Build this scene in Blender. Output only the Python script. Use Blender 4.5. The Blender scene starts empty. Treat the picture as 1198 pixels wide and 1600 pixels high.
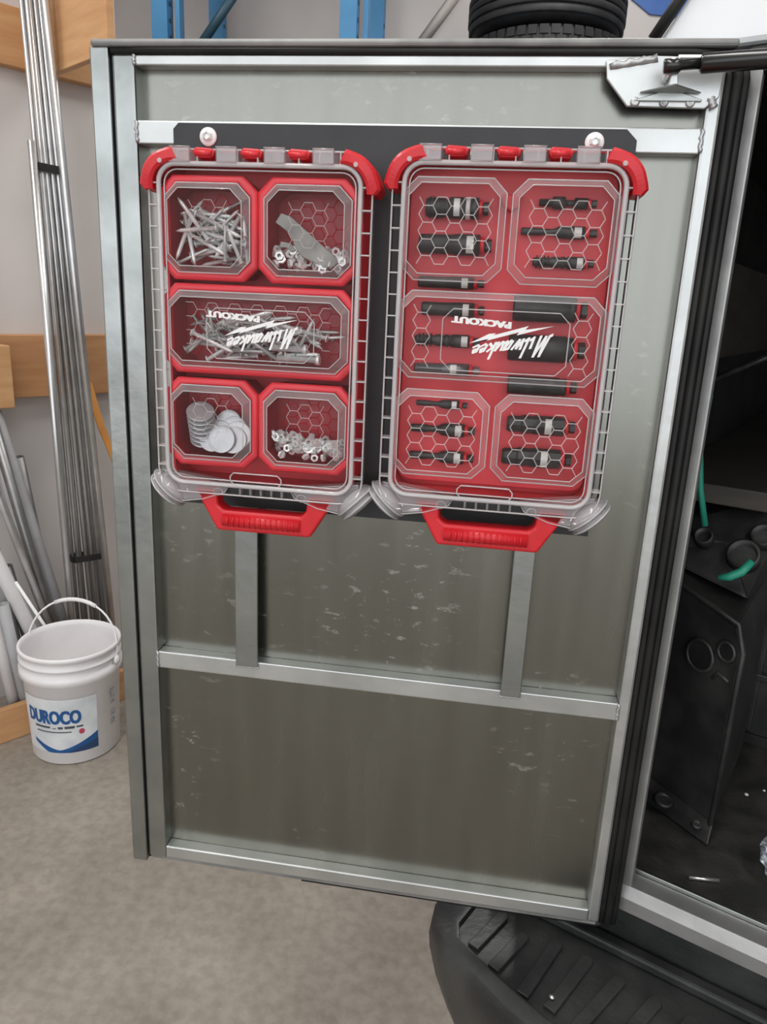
import bpy, bmesh, math, random
from mathutils import Vector, Matrix
rnd = random.Random(7)
SC = bpy.context.scene
COL = SC.collection
PI = math.pi

# ------------------------------------------------------------------ camera
cam_d = bpy.data.cameras.new('camera'); cam = bpy.data.objects.new('camera', cam_d); COL.objects.link(cam)
rt = Vector((0.98745650, 0.15138993, 0.04484142)); up = Vector((-0.08374089, 0.26138596, 0.96159495)); fw = Vector((-0.13385487, 0.95328824, -0.27078479))
M = Matrix(((rt.x, up.x, -fw.x, 0.0), (rt.y, up.y, -fw.y, -0.84), (rt.z, up.z, -fw.z, 1.41), (0, 0, 0, 1)))
cam.matrix_world = M
cam_d.sensor_fit = 'HORIZONTAL'; cam_d.sensor_width = 36.0; cam_d.lens = 36.0 * 1170 / 1198
cam_d.clip_start = 0.02; cam_d.clip_end = 60
SC.camera = cam

# ------------------------------------------------------------------ world, lights, exposure
w = bpy.data.worlds.new('doorway_daylight'); SC.world = w; w.use_nodes = True
bg = w.node_tree.nodes['Background']; bg.inputs[0].default_value = (0.80, 0.83, 0.86, 1); bg.inputs[1].default_value = 2.1  # bright daylight added beyond the unseen open front, to brighten the upper door
def area(name, loc, sx, sy, power, col=(1, 0.985, 0.96), rz=0):
    l = bpy.data.lights.new(name, 'AREA'); l.shape = 'RECTANGLE'; l.size = sx; l.size_y = sy; l.energy = power; l.color = col
    o = bpy.data.objects.new(name, l); COL.objects.link(o); o.location = loc; o.rotation_euler = (0, 0, rz)
    return o
area('ceiling_lamp', (-0.9, -1.4, 3.75), 0.30, 2.4, 44)
area('ceiling_lamp', (1.1, -2.0, 3.75), 0.30, 2.4, 28)
area('ceiling_lamp', (-2.0, 1.2, 3.75), 0.30, 2.4, 46)
area('ceiling_lamp', (0.4, 2.2, 3.9), 0.30, 2.4, 50)
vs = SC.view_settings; vs.view_transform = 'Standard'; vs.look = 'None'; vs.gamma = 1; vs.use_curve_mapping = False; vs.exposure = 0.14
SC.cycles.transparent_max_bounces = 32

# ------------------------------------------------------------------ materials
MATS = {}
def mat(name, col, rough=0.5, metal=0.0, col2=None, scale=8.0, detail=4.0, bump=0.0, bscale=60.0, stretch=None, lo=0.35, hi=0.65, spec=0.5, coat=0.0, rvar=0.0):
    m = bpy.data.materials.new(name); m.use_nodes = True; nt = m.node_tree; N = nt.nodes; L = nt.links
    b = N['Principled BSDF']; b.inputs['Base Color'].default_value = (*col, 1); b.inputs['Roughness'].default_value = rough; b.inputs['Metallic'].default_value = metal
    b.inputs['Specular IOR Level'].default_value = spec; b.inputs['Coat Weight'].default_value = coat
    tc = N.new('ShaderNodeTexCoord'); src = tc.outputs['Object']
    if stretch:
        mp = N.new('ShaderNodeMapping'); mp.inputs['Scale'].default_value = stretch; L.new(src, mp.inputs[0]); src = mp.outputs[0]
    if col2:
        nz = N.new('ShaderNodeTexNoise'); nz.inputs['Scale'].default_value = scale; nz.inputs['Detail'].default_value = detail; L.new(src, nz.inputs['Vector'])
        cr = N.new('ShaderNodeValToRGB'); cr.color_ramp.elements[0].position = lo; cr.color_ramp.elements[1].position = hi
        cr.color_ramp.elements[0].color = (*col, 1); cr.color_ramp.elements[1].color = (*col2, 1)
        L.new(nz.outputs['Fac'], cr.inputs[0]); L.new(cr.outputs[0], b.inputs['Base Color'])
        if rvar:
            mr = N.new('ShaderNodeMapRange'); mr.inputs[3].default_value = rough - rvar; mr.inputs[4].default_value = rough + rvar
            L.new(nz.outputs['Fac'], mr.inputs[0]); L.new(mr.outputs[0], b.inputs['Roughness'])
    if bump:
        n2 = N.new('ShaderNodeTexNoise'); n2.inputs['Scale'].default_value = bscale; n2.inputs['Detail'].default_value = 3; L.new(src, n2.inputs['Vector'])
        bp = N.new('ShaderNodeBump'); bp.inputs['Strength'].default_value = bump; bp.inputs['Distance'].default_value = 0.01; L.new(n2.outputs['Fac'], bp.inputs['Height']); L.new(bp.outputs[0], b.inputs['Normal'])
    MATS[name] = m; return m
def clear(name, tint, haze, hazecol=(0.9, 0.88, 0.88), rough=0.08, fres=1.35):
    m = bpy.data.materials.new(name); m.use_nodes = True; nt = m.node_tree; N = nt.nodes; L = nt.links; N.clear()
    out = N.new('ShaderNodeOutputMaterial'); tr = N.new('ShaderNodeBsdfTransparent'); tr.inputs[0].default_value = (*tint, 1)
    df = N.new('ShaderNodeBsdfDiffuse'); df.inputs[0].default_value = (*hazecol, 1)
    gl = N.new('ShaderNodeBsdfGlossy'); gl.inputs['Roughness'].default_value = rough
    fr = N.new('ShaderNodeFresnel'); fr.inputs[0].default_value = fres
    m1 = N.new('ShaderNodeMixShader'); m1.inputs[0].default_value = haze; L.new(tr.outputs[0], m1.inputs[1]); L.new(df.outputs[0], m1.inputs[2])
    m2 = N.new('ShaderNodeMixShader'); L.new(fr.outputs[0], m2.inputs[0]); L.new(m1.outputs[0], m2.inputs[1]); L.new(gl.outputs[0], m2.inputs[2])
    L.new(m2.outputs[0], out.inputs[0]); MATS[name] = m; return m
def scuffed_metal(name, base, dark, rough, scuff):
    """sheet aluminium: long vertical streaks, cloudy stains and small light scuffs"""
    m = mat(name, dark, rough, 1.0, base, scale=5, stretch=(6, 6, 0.6), lo=0.25, hi=0.75, bump=0.012, bscale=40, rvar=0.06)
    nt = m.node_tree; N = nt.nodes; L = nt.links; b = N['Principled BSDF']
    prev = b.inputs['Base Color'].links[0].from_socket
    tc = N.new('ShaderNodeTexCoord')
    n1 = N.new('ShaderNodeTexNoise'); n1.inputs['Scale'].default_value = 48; n1.inputs['Detail'].default_value = 8; n1.inputs['Roughness'].default_value = 0.7
    n3 = N.new('ShaderNodeTexNoise'); n3.inputs['Scale'].default_value = 3.2
    mp2 = N.new('ShaderNodeMapping'); mp2.inputs['Scale'].default_value = (0.8, 1, 1.7); L.new(tc.outputs['Object'], mp2.inputs[0]); L.new(mp2.outputs[0], n1.inputs['Vector']); L.new(tc.outputs['Object'], n3.inputs['Vector'])
    r1 = N.new('ShaderNodeValToRGB'); r1.color_ramp.elements[0].position = 0.575; r1.color_ramp.elements[1].position = 0.635
    r3 = N.new('ShaderNodeValToRGB'); r3.color_ramp.elements[0].position = 0.46; r3.color_ramp.elements[1].position = 0.58
    L.new(n1.outputs['Fac'], r1.inputs[0]); L.new(n3.outputs['Fac'], r3.inputs[0])
    mu = N.new('ShaderNodeMath'); mu.operation = 'MULTIPLY'; L.new(r1.outputs[0], mu.inputs[0]); L.new(r3.outputs[0], mu.inputs[1])
    m3 = N.new('ShaderNodeMath'); m3.operation = 'MULTIPLY'; m3.inputs[1].default_value = scuff; L.new(mu.outputs[0], m3.inputs[0])
    mx = N.new('ShaderNodeMix'); mx.data_type = 'RGBA'; L.new(m3.outputs[0], mx.inputs[0]); L.new(prev, mx.inputs[6]); mx.inputs[7].default_value = (0.50, 0.49, 0.46, 1)
    L.new(mx.outputs[2], b.inputs['Base Color'])
    s2 = N.new('ShaderNodeMath'); s2.operation = 'MULTIPLY_ADD'; s2.inputs[1].default_value = -1.0; s2.inputs[2].default_value = 1.0
    L.new(m3.outputs[0], s2.inputs[0]); L.new(s2.outputs[0], b.inputs['Metallic'])
    return m
scuffed_metal('sheet_aluminium', (0.278, 0.281, 0.252), (0.236, 0.239, 0.214), 0.26, 0.5)
mat('bar_aluminium', (0.43, 0.45, 0.44), 0.34, 1.0, (0.30, 0.315, 0.308), scale=14, lo=0.3, hi=0.75, bump=0.05, bscale=50, rvar=0.08)
mat('bright_aluminium', (0.66, 0.675, 0.67), 0.40, 0.92, (0.52, 0.535, 0.53), scale=10, bump=0.04)
mat('weld', (0.62, 0.63, 0.63), 0.5, 0.85, (0.46, 0.47, 0.47), scale=60, bump=0.2, bscale=150)
mat('lip_grey', (0.20, 0.20, 0.195), 0.5, 0.3, (0.30, 0.30, 0.29), scale=20)
mat('rubber', (0.008, 0.008, 0.008), 0.5, 0, (0.018, 0.018, 0.017), scale=15, spec=0.3)
mat('plate_black', (0.018, 0.019, 0.021), 0.45, 0, (0.026, 0.027, 0.03), scale=20, bump=0.02, bscale=300)
mat('zinc', (0.92, 0.95, 0.94), 0.28, 0.35, (0.76, 0.80, 0.79), scale=90)
mat('zinc_dull', (0.60, 0.63, 0.61), 0.40, 0.45, (0.46, 0.49, 0.47), scale=60)
mat('washer_steel', (0.66, 0.69, 0.71), 0.35, 0.45, (0.52, 0.55, 0.57), scale=40)
mat('key_steel', (0.20, 0.20, 0.185), 0.5, 0.5, (0.32, 0.32, 0.30), scale=50, bump=0.06, bscale=200)
mat('red_plastic', (0.66, 0.018, 0.028), 0.38, 0, (0.60, 0.014, 0.022), scale=30)
mat('red_shell', (0.74, 0.050, 0.065), 0.42, 0, (0.66, 0.040, 0.055), scale=20)
mat('red_bin_shaded', (0.40, 0.020, 0.034), 0.4, 0, (0.34, 0.016, 0.028), scale=25)  # shaded copy of the bin red, inner shade put into the colour
mat('red_rim_lit', (0.80, 0.040, 0.060), 0.38, 0, (0.70, 0.046, 0.064), scale=25)  # lit copy of the bin red, brightness put into the colour
mat('tool_black', (0.022, 0.023, 0.022), 0.38, 0.35, (0.05, 0.052, 0.05), scale=60, bump=0.03, bscale=200)
mat('tool_grey', (0.28, 0.29, 0.30), 0.35, 0.7, (0.20, 0.21, 0.22), scale=60)
mat('tool_tag', (0.75, 0.76, 0.74), 0.4, 0.2, (0.62, 0.63, 0.6), scale=60)
mat('print_white', (0.90, 0.89, 0.88), 0.5, 0, (0.84, 0.83, 0.82), scale=80)
clear('clear_sheet', (0.985, 0.975, 0.975), 0.010, fres=1.10)
clear('clear_skirt', (0.96, 0.93, 0.93), 0.06, fres=1.02)
clear('clear_edge_highlight', (0.93, 0.90, 0.90), 0.42, (0.95, 0.92, 0.93), fres=1.45)  # clear rims and ribs; white haze paints edge highlights into the colour
clear('clear_ridge', (0.95, 0.92, 0.92), 0.45, (0.95, 0.90, 0.90), fres=1.4)
clear('clear_thick', (0.95, 0.93, 0.94), 0.26, (0.98, 0.94, 0.96), fres=1.45)  # thick clear plastic; pinkish-white haze paints a highlight into the colour
clear('bevel_glare', (0.97, 0.95, 0.95), 0.16, (0.97, 0.94, 0.95), fres=1.35)  # whitish haze in the colour stands in for glare on the bevels
clear('clear_bag', (0.92, 0.95, 1.0), 0.25, (0.8, 0.86, 0.95), fres=1.45)
mat('concrete', (0.215, 0.188, 0.158), 0.72, 0, (0.36, 0.32, 0.275), scale=4.2, detail=15, lo=0.25, hi=0.72, bump=0.25, bscale=22)
def floor_specks():
    nt = MATS['concrete'].node_tree; N = nt.nodes; L = nt.links; b = N['Principled BSDF']; prev = b.inputs['Base Color'].links[0].from_socket
    for n in N:
        if n.type == 'TEX_NOISE': n.inputs['Roughness'].default_value = 0.68
    tc = N.new('ShaderNodeTexCoord'); nz = N.new('ShaderNodeTexNoise'); nz.inputs['Scale'].default_value = 38; nz.inputs['Detail'].default_value = 6; L.new(tc.outputs['Object'], nz.inputs['Vector'])
    cr = N.new('ShaderNodeValToRGB'); cr.color_ramp.elements[0].position = 0.36; cr.color_ramp.elements[0].color = (0.84, 0.83, 0.82, 1); cr.color_ramp.elements[1].position = 0.60; cr.color_ramp.elements[1].color = (1.03, 1.03, 1.02, 1)
    L.new(nz.outputs['Fac'], cr.inputs[0])
    mx = N.new('ShaderNodeMix'); mx.data_type = 'RGBA'; mx.blend_type = 'MULTIPLY'; mx.inputs[0].default_value = 1.0; L.new(prev, mx.inputs[6]); L.new(cr.outputs[0], mx.inputs[7]); L.new(mx.outputs[2], b.inputs['Base Color'])
floor_specks()
mat('painted_wall', (0.62, 0.575, 0.555), 0.8, 0, (0.56, 0.525, 0.51), scale=2.5, bump=0.015, bscale=50)
mat('painted_ceiling', (0.72, 0.72, 0.70), 0.9, 0, (0.68, 0.68, 0.66), scale=2)
mat('plywood', (0.50, 0.26, 0.115), 0.6, 0, (0.62, 0.36, 0.175), scale=4, stretch=(1, 1, 9), lo=0.3, hi=0.7, bump=0.03, bscale=20)
mat('timber', (0.42, 0.20, 0.085), 0.6, 0, (0.54, 0.29, 0.135), scale=4, stretch=(1, 1, 8), lo=0.3, hi=0.7, bump=0.03, bscale=20)
mat('conduit_zinc', (0.70, 0.70, 0.70), 0.32, 0.85, (0.58, 0.58, 0.585), scale=12)
mat('conduit_dark', (0.34, 0.34, 0.34), 0.4, 0.8, (0.24, 0.235, 0.23), scale=10)
mat('pvc_grey', (0.40, 0.40, 0.41), 0.45, 0, (0.34, 0.34, 0.345), scale=10)
mat('pvc_pale', (0.62, 0.60, 0.60), 0.45, 0, (0.55, 0.53, 0.53), scale=10)
mat('tape_black', (0.01, 0.01, 0.01), 0.5, 0, (0.02, 0.02, 0.02), scale=30)
mat('orange_strap', (0.70, 0.30, 0.07), 0.55, 0, (0.60, 0.25, 0.06), scale=20)
mat('bucket_white', (0.88, 0.855, 0.86), 0.42, 0, (0.78, 0.755, 0.76), scale=6)
mat('label_silver', (0.60, 0.63, 0.66), 0.4, 0, (0.74, 0.76, 0.78), scale=18)
mat('label_blue', (0.015, 0.10, 0.30), 0.4, 0, (0.012, 0.085, 0.26), scale=40)
mat('label_navy', (0.02, 0.06, 0.15), 0.4, 0, (0.02, 0.05, 0.13), scale=40)
mat('label_red', (0.60, 0.06, 0.13), 0.4, 0, (0.5, 0.05, 0.1), scale=40)
mat('label_ink', (0.06, 0.065, 0.08), 0.5, 0, (0.08, 0.085, 0.1), scale=40)
mat('label_pale', (0.26, 0.25, 0.28), 0.5, 0, (0.42, 0.41, 0.44), scale=40)
mat('rack_blue', (0.045, 0.21, 0.42), 0.42, 0, (0.06, 0.26, 0.50), scale=5)
mat('rack_dark', (0.02, 0.06, 0.09), 0.5, 0, (0.03, 0.08, 0.12), scale=5)
mat('tyre', (0.012, 0.012, 0.013), 0.62, 0, (0.024, 0.024, 0.025), scale=18, bump=0.04, bscale=80)
mat('banner_blue', (0.03, 0.10, 0.36), 0.5, 0, (0.04, 0.13, 0.42), scale=6)
mat('pale_strip', (0.58, 0.53, 0.50), 0.7, 0, (0.52, 0.48, 0.45), scale=6)
mat('bumper_black', (0.018, 0.019, 0.019), 0.42, 0, (0.062, 0.064, 0.062), scale=9, detail=7, lo=0.4, hi=0.75, bump=0.08, bscale=120)
mat('liner_black', (0.010, 0.010, 0.010), 0.6, 0, (0.035, 0.033, 0.030), scale=14, detail=8, lo=0.4, hi=0.8, bump=0.12, bscale=60)
mat('bed_mat', (0.018, 0.0175, 0.0165), 0.7, 0, (0.060, 0.057, 0.052), scale=22, detail=9, lo=0.42, hi=0.78, bump=0.1, bscale=140)
mat('crate_black', (0.020, 0.020, 0.020), 0.42, 0, (0.055, 0.054, 0.052), scale=16, detail=8, lo=0.4, hi=0.75, bump=0.08, bscale=60)
mat('post_metal', (0.46, 0.46, 0.45), 0.45, 0.75, (0.34, 0.34, 0.335), scale=12, bump=0.05)
mat('shell_white', (0.86, 0.88, 0.90), 0.3, 0, (0.84, 0.86, 0.88), scale=3, coat=0.3)
mat('green_hose', (0.03, 0.36, 0.24), 0.45, 0, (0.025, 0.30, 0.20), scale=20)
mat('strut_black', (0.008, 0.008, 0.008), 0.25, 0, (0.012, 0.012, 0.012), scale=20, coat=0.3)
mat('steel_bright', (0.80, 0.80, 0.80), 0.3, 0.9, (0.7, 0.7, 0.7), scale=40)
mat('brown_board', (0.045, 0.040, 0.034), 0.6, 0, (0.075, 0.066, 0.055), scale=6, stretch=(1, 1, 6))

# ------------------------------------------------------------------ mesh helpers
class MB:
    def __init__(s): s.v = []; s.f = []; s.sm = []
    def add(s, vs, fs, smooth=False):
        k = len(s.v); s.v += [tuple(p) for p in vs]; s.f += [tuple(i + k for i in f) for f in fs]; s.sm += [smooth] * len(fs); return s
    def box(s, x0, x1, y0, y1, z0, z1, fn=None):
        vs = [(x, y, z) for z in (z0, z1) for y in (y0, y1) for x in (x0, x1)]
        if fn: vs = [fn(*p) for p in vs]
        return s.add(vs, [(0, 2, 3, 1), (4, 5, 7, 6), (0, 1, 5, 4), (1, 3, 7, 5), (3, 2, 6, 7), (2, 0, 4, 6)])
    def prism(s, poly, a, b, fn, smooth=False):
        """poly 2D, swept from a to b on a third coordinate, fn(u, v, w) -> xyz"""
        n = len(poly); vs = [fn(u, v, a) for u, v in poly] + [fn(u, v, b) for u, v in poly]
        fs = [tuple(range(n))[::-1], tuple(range(n, 2 * n))]
        s.add(vs, fs); k = len(s.v) - 2 * n
        for i in range(n):
            j = (i + 1) % n; s.f.append((k + i, k + j, k + n + j, k + n + i)); s.sm.append(smooth)
        return s
    def loft(s, rings, closed=True, cap=True, smooth=True):
        n = len(rings[0]); k = len(s.v)
        for r in rings: s.v += [tuple(p) for p in r]
        for a in range(len(rings) - 1):
            for i in range(n if closed else n - 1):
                j = (i + 1) % n; s.f.append((k + a * n + i, k + a * n + j, k + (a + 1) * n + j, k + (a + 1) * n + i)); s.sm.append(smooth)
        if cap and closed:
            s.f.append(tuple(k + i for i in range(n))[::-1]); s.sm.append(False)
            s.f.append(tuple(k + (len(rings) - 1) * n + i for i in range(n))); s.sm.append(False)
        return s
    def tube(s, pts, r, n=8, cap=True, closed=False, smooth=True):
        pts = [Vector(p) for p in pts]; m = len(pts); rs = r if isinstance(r, (list, tuple)) else [r] * m
        rings = []; ref = None
        for i, p in enumerate(pts):
            if closed: d = (pts[(i + 1) % m] - pts[i - 1])
            else: d = pts[min(i + 1, m - 1)] - pts[max(i - 1, 0)]
            d.normalize()
            if ref is None:
                ref = Vector((0, 0, 1)) if abs(d.z) < 0.9 else Vector((1, 0, 0))
            a = (ref - d * ref.dot(d)).normalized(); b = d.cross(a); ref = a
            rings.append([p + a * (rs[i] * math.cos(2 * PI * k / n)) + b * (rs[i] * math.sin(2 * PI * k / n)) for k in range(n)])
        if closed: rings.append(rings[0]); cap = False
        return s.loft(rings, True, cap, smooth)
    def lathe(s, prof, origin, axis, n=16, cap=True, smooth=True, fn=None):
        """prof [(t, r)] along axis"""
        ax = Vector(axis).normalized(); o = Vector(origin)
        ref = Vector((0, 0, 1)) if abs(ax.z) < 0.9 else Vector((1, 0, 0))
        a = (ref - ax * ref.dot(ax)).normalized(); b = ax.cross(a)
        rings = [[o + ax * t + a * (r * math.cos(2 * PI * k / n)) + b * (r * math.sin(2 * PI * k / n)) for k in range(n)] for t, r in prof]
        return s.loft(rings, True, cap, smooth)
    def build(s, name, material, parent=None, bevel=0.0, seg=2, fix=True):
        me = bpy.data.meshes.new(name); me.from_pydata(s.v, [], s.f); me.polygons.foreach_set('use_smooth', s.sm)
        if fix:
            bm = bmesh.new(); bm.from_mesh(me); bmesh.ops.recalc_face_normals(bm, faces=bm.faces); bm.to_mesh(me); bm.free()
        me.materials.append(MATS[material]); me.update()
        o = bpy.data.objects.new(name, me); COL.objects.link(o)
        if parent: o.parent = parent
        if bevel:
            b = o.modifiers.new('bevel', 'BEVEL'); b.width = bevel; b.segments = seg; b.limit_method = 'ANGLE'; b.angle_limit = 0.6
        return o
def tag(o, label, cat, group=None, kind=None):
    o['label'] = label; o['category'] = cat
    if group: o['group'] = group
    if kind: o['kind'] = kind
    return o
def struct(o, label=None, cat=None):
    o['kind'] = 'structure'
    if label: o['label'] = label
    if cat: o['category'] = cat
    return o
def thing(name, loc, label, cat, group=None, rz=0):
    o = bpy.data.objects.new(name, None); COL.objects.link(o); o.location = loc; o.rotation_euler = (0, 0, rz); o.empty_display_size = 0.05
    return tag(o, label, cat, group)
def copy(o, parent=None, loc=None, name=None):
    c = o.copy(); COL.objects.link(c)
    if parent: c.parent = parent
    if loc is not None: c.location = loc
    return c
def rrect(x0, x1, z0, z1, r, n=6):
    pts = []
    for cx, cz, a0 in ((x1 - r, z1 - r, 0), (x0 + r, z1 - r, 90), (x0 + r, z0 + r, 180), (x1 - r, z0 + r, 270)):
        for k in range(n + 1):
            a = math.radians(a0 + 90 * k / n); pts.append((cx + r * math.cos(a), cz + r * math.sin(a)))
    return pts
def octo(x0, x1, z0, z1, c):
    return [(x0 + c, z0), (x1 - c, z0), (x1, z0 + c), (x1, z1 - c), (x1 - c, z1), (x0 + c, z1), (x0, z1 - c), (x0, z0 + c)]
def text_mesh(body, size=1.0, shear=0.0, offset=0.0):
    cu = bpy.data.curves.new('t', 'FONT'); cu.body = body; cu.size = size; cu.shear = shear; cu.offset = offset; cu.resolution_u = 3
    o = bpy.data.objects.new('t', cu); COL.objects.link(o)
    dg = bpy.context.evaluated_depsgraph_get(); e = o.evaluated_get(dg); me = e.to_mesh()
    vs = [tuple(v.co) for v in me.vertices]; fs = [tuple(p.vertices) for p in me.polygons]
    e.to_mesh_clear(); bpy.data.objects.remove(o); bpy.data.curves.remove(cu)
    return vs, fs
def xzy(y): return lambda u, v, wv: (u, wv, v)
XZ = lambda u, v, wv: (u, wv, v)       # polygon in x,z swept along y

# ------------------------------------------------------------------ the setting
WO = Vector((-1.46, 1.05, 0)); WT = Vector((0.58219, 0.81305, 0)); WN = Vector((0.81305, -0.58219, 0))
def WP(a, b, z): p = WO + WT * a + WN * b; return (p.x, p.y, z)
struct(MB().box(-8, 8, -9, 4.3, -0.1, 0).build('floor', 'concrete'), 'bare stained concrete garage floor', 'floor')
struct(MB().box(-6, 5, 4.3, 4.4, 0, 4.2).build('wall_back', 'painted_wall'), 'grey painted wall behind the blue racking', 'wall')
struct(MB().box(-3.5, 0.66, -0.40, -0.30, 0, 3.2, WP).build('wall_left', 'painted_wall'), 'grey painted wall behind the leaning conduits', 'wall')
struct(MB().box(4.0, 4.1, -5, 4.3, 0, 4.2).build('wall_right', 'painted_wall'), 'unseen grey painted wall beyond the truck, added to hold daylight to the front', 'wall')  # out of view, added so daylight enters only from the front
struct(MB().box(-4.6, -4.5, -5, 4.3, 0, 4.2).build('wall_side', 'painted_wall'), 'unseen grey painted outer wall at the left, added to hold daylight to the front', 'wall')  # also unseen, closes the left so daylight stays at the front
struct(MB().box(-4.6, 4.1, -5.1, -5.0, 3.9, 4.2).build('wall_front', 'painted_wall'), 'grey painted wall above the added, unseen open doorway', 'wall')  # front below left open behind the camera, added to let daylight in
struct(MB().box(-6, 5, -5, 4.4, 4.2, 4.3).build('ceiling', 'painted_ceiling'), 'pale garage ceiling', 'ceiling')
# small oil spot and joint line on the floor are in the material; kick plank at the foot of the conduits
o = MB().box(-1.6, 0.62, -0.024, 0.0, 0.0, 0.115, WP).build('plank', 'plywood', bevel=0.003); tag(o, 'wooden plank standing on edge on the floor behind the white bucket', 'plank')
o = MB().box(-1.2, 0.62, -0.30, -0.25, 1.055, 1.255, WP).build('wall_board', 'timber', bevel=0.003); tag(o, 'wide brown wooden board fixed across the wall behind the conduits', 'board')
o = MB().box(-0.6, 0.178, -0.249, -0.11, 1.045, 1.232, WP).build('bracket_block', 'plywood', bevel=0.003); tag(o, 'wooden block end jutting out at the left edge of the wall board', 'block')
o = MB().box(-1.2, 0.64, -0.30, -0.26, 2.03, 2.19, WP).build('wall_beam', 'plywood', bevel=0.003); tag(o, 'upper wooden beam on the wall at the top left corner', 'beam')
o = MB().box(0.364, 0.386, -0.255, 0.225, 2.0, 2.42, WP).build('plywood_panel', 'plywood', None, 0.002); tag(o, 'plywood panel jutting from the wall beam above the door corner', 'panel')

# ------------------------------------------------------------------ conduits and pipes leaning on the left wall
def rod(name, material, p0, p1, r, label, cat='conduit', group=None, hollow=True, n=10):
    a = Vector(p0); b = Vector(p1); mb = MB()
    if hollow:
        d = (b - a); L = d.length; mb.lathe([(0, r * 0.8), (0, r), (L, r), (L, r * 0.8), (L - 0.05, r * 0.78)], a, d, n)
    else: mb.tube([a, b], r, n)
    o = mb.build(name, material); return tag(o, label, cat, group)
def lean(a0, z0, a1, z1, b, zt, r, b0=None):
    """line through two (a, z) points of the wall frame, from the floor up to height zt"""
    k = (a1 - a0) / (z1 - z0); f = lambda z: a0 + (z - z0) * k
    bb = (b + 0.10) if b0 is None else b0
    return WP(f(0.0) , b, 0.004), WP(f(zt), b, zt)
ords = ['first', 'second', 'third', 'fourth', 'fifth', 'sixth', 'seventh', 'eighth', 'ninth', 'tenth']
for i in range(9):
    da = (i - 4) * 0.0078; top = 0.318 + da + rnd.uniform(-.003, .003); bot = 0.366 + (i - 4) * 0.0125 + rnd.uniform(-.006, .006)
    bz = -0.085 + (i % 2) * 0.014
    p0, p1 = lean(bot, 0.35, top, 1.75, bz, 3.0 + 0.03 * i, 0.007)
    rod('conduit', 'conduit_zinc', p0, p1, 0.0066, '%s thin conduit from the left in the bundle bound with black tape' % ords[i].capitalize() if False else '%s thin conduit from the left in the taped bundle' % ords[i], 'conduit', 'thin conduits of the taped bundle')
p0, p1 = lean(0.276, 0.35, 0.262, 1.80, -0.05, 1.80, 0.011)
rod('conduit', 'conduit_zinc', p0, p1, 0.011, 'shiny single conduit with an open top end left of the taped bundle', 'conduit', None, True, 14)
p0, p1 = lean(0.412, 0.35, 0.338, 1.95, -0.05, 2.98, 0.0115)
rod('conduit', 'conduit_zinc', p0, p1, 0.0115, 'thicker single conduit right of the taped bundle, beside the door', 'conduit', None, True, 14)
for (a0, z0, hw, lab) in ((0.318, 1.735, 0.043, 'upper black tape wrapped around the conduit bundle'), (0.360, 0.535, 0.060, 'lower black tape wrapped around the conduit bundle')):
    mb = MB()
    ring = [(a0 + hw * c, -0.0785 + 0.0235 * s_) for c, s_ in ((-1, -.5), (-.9, -1), (.9, -1), (1, -.5), (1, .5), (.9, 1), (-.9, 1), (-1, .5))]
    mb.loft([[WP(a, b, z0 - 0.011 - 0.05 * (a - a0)) for a, b in ring], [WP(a, b, z0 + 0.011 - 0.05 * (a - a0)) for a, b in ring]], True, False, False)
    tag(mb.build('tape_wrap', 'tape_black'), lab, 'tape')
PIP = [(0.127, 1.016, 0.272, 0.327, 0.0235, -0.142, 1.03, 'pvc_grey', 'thick grey pipe leaning right, behind the bucket handle'),
       (0.103, 0.749, 0.207, 0.322, 0.0125, -0.07, 1.4, 'conduit_zinc', 'shiny steel conduit leaning right in front of the grey pipes'),
       (0.119, 0.928, 0.220, 0.353, 0.016, -0.098, 1.03, 'conduit_dark', 'dull grey pipe beside the shiny leaning conduit'),
       (0.193, 0.864, 0.253, 0.367, 0.021, -0.17, 0.88, 'conduit_dark', 'short dark steel tube with a cut top end behind the leaning pipes'),
       (0.083, 0.522, 0.153, 0.303, 0.022, -0.05, 0.75, 'pvc_pale', 'pale plastic pipe leaning low at the left edge'),
       (0.071, 0.394, 0.103, 0.110, 0.018, -0.045, 0.45, 'pvc_grey', 'grey plastic pipe at the left edge above the plank'),
       (0.040, 0.394, 0.072, 0.110, 0.018, -0.06, 0.5, 'pvc_pale', 'pale plastic pipe at the far left above the plank'),
       (0.110, 0.505, 0.178, 0.353, 0.005, -0.036, 0.515, 'print_white', 'thin white rod leaning beside the bucket handle'),
       (0.100, 0.394, 0.132, 0.110, 0.020, -0.115, 0.8, 'pvc_grey', 'grey pipe standing deeper between the leaning pipes'),
       (0.165, 0.764, 0.225, 0.361, 0.014, -0.195, 1.03, 'pvc_pale', 'pale grey pipe half hidden behind the thick grey pipe'),
       (0.150, 0.300, 0.185, 0.110, 0.019, -0.102, 0.55, 'conduit_dark', 'dark pipe low behind the left side of the bucket')]
for a0, z0, a1, z1, r, b, zt, m_, lab in PIP:
    p0, p1 = lean(a0, z0, a1, z1, b, zt, r); rod('pipe', m_, p0, p1, r, lab, 'pipe', None, r > 0.006, 14)
pts = [WP(a, -0.2 + 0.02 * k, z) for k, (a, z) in enumerate(((0.452, 1.10), (0.459, 1.031), (0.470, 0.953), (0.499, 0.849), (0.519, 0.742), (0.53, 0.62), (0.53, 0.3), (0.52, 0.02)))]
mb = MB()
rings = []
for p in pts:
    v = Vector(p); rings.append([tuple(v + WT * 0.012 * sx + WN * 0.003 * sy) for sx, sy in ((-1, -1), (1, -1), (1, 1), (-1, 1))])
mb.loft(rings, True, True, False); tag(mb.build('strap', 'orange_strap'), 'orange strap hanging below the board between conduits and door', 'strap')

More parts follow.
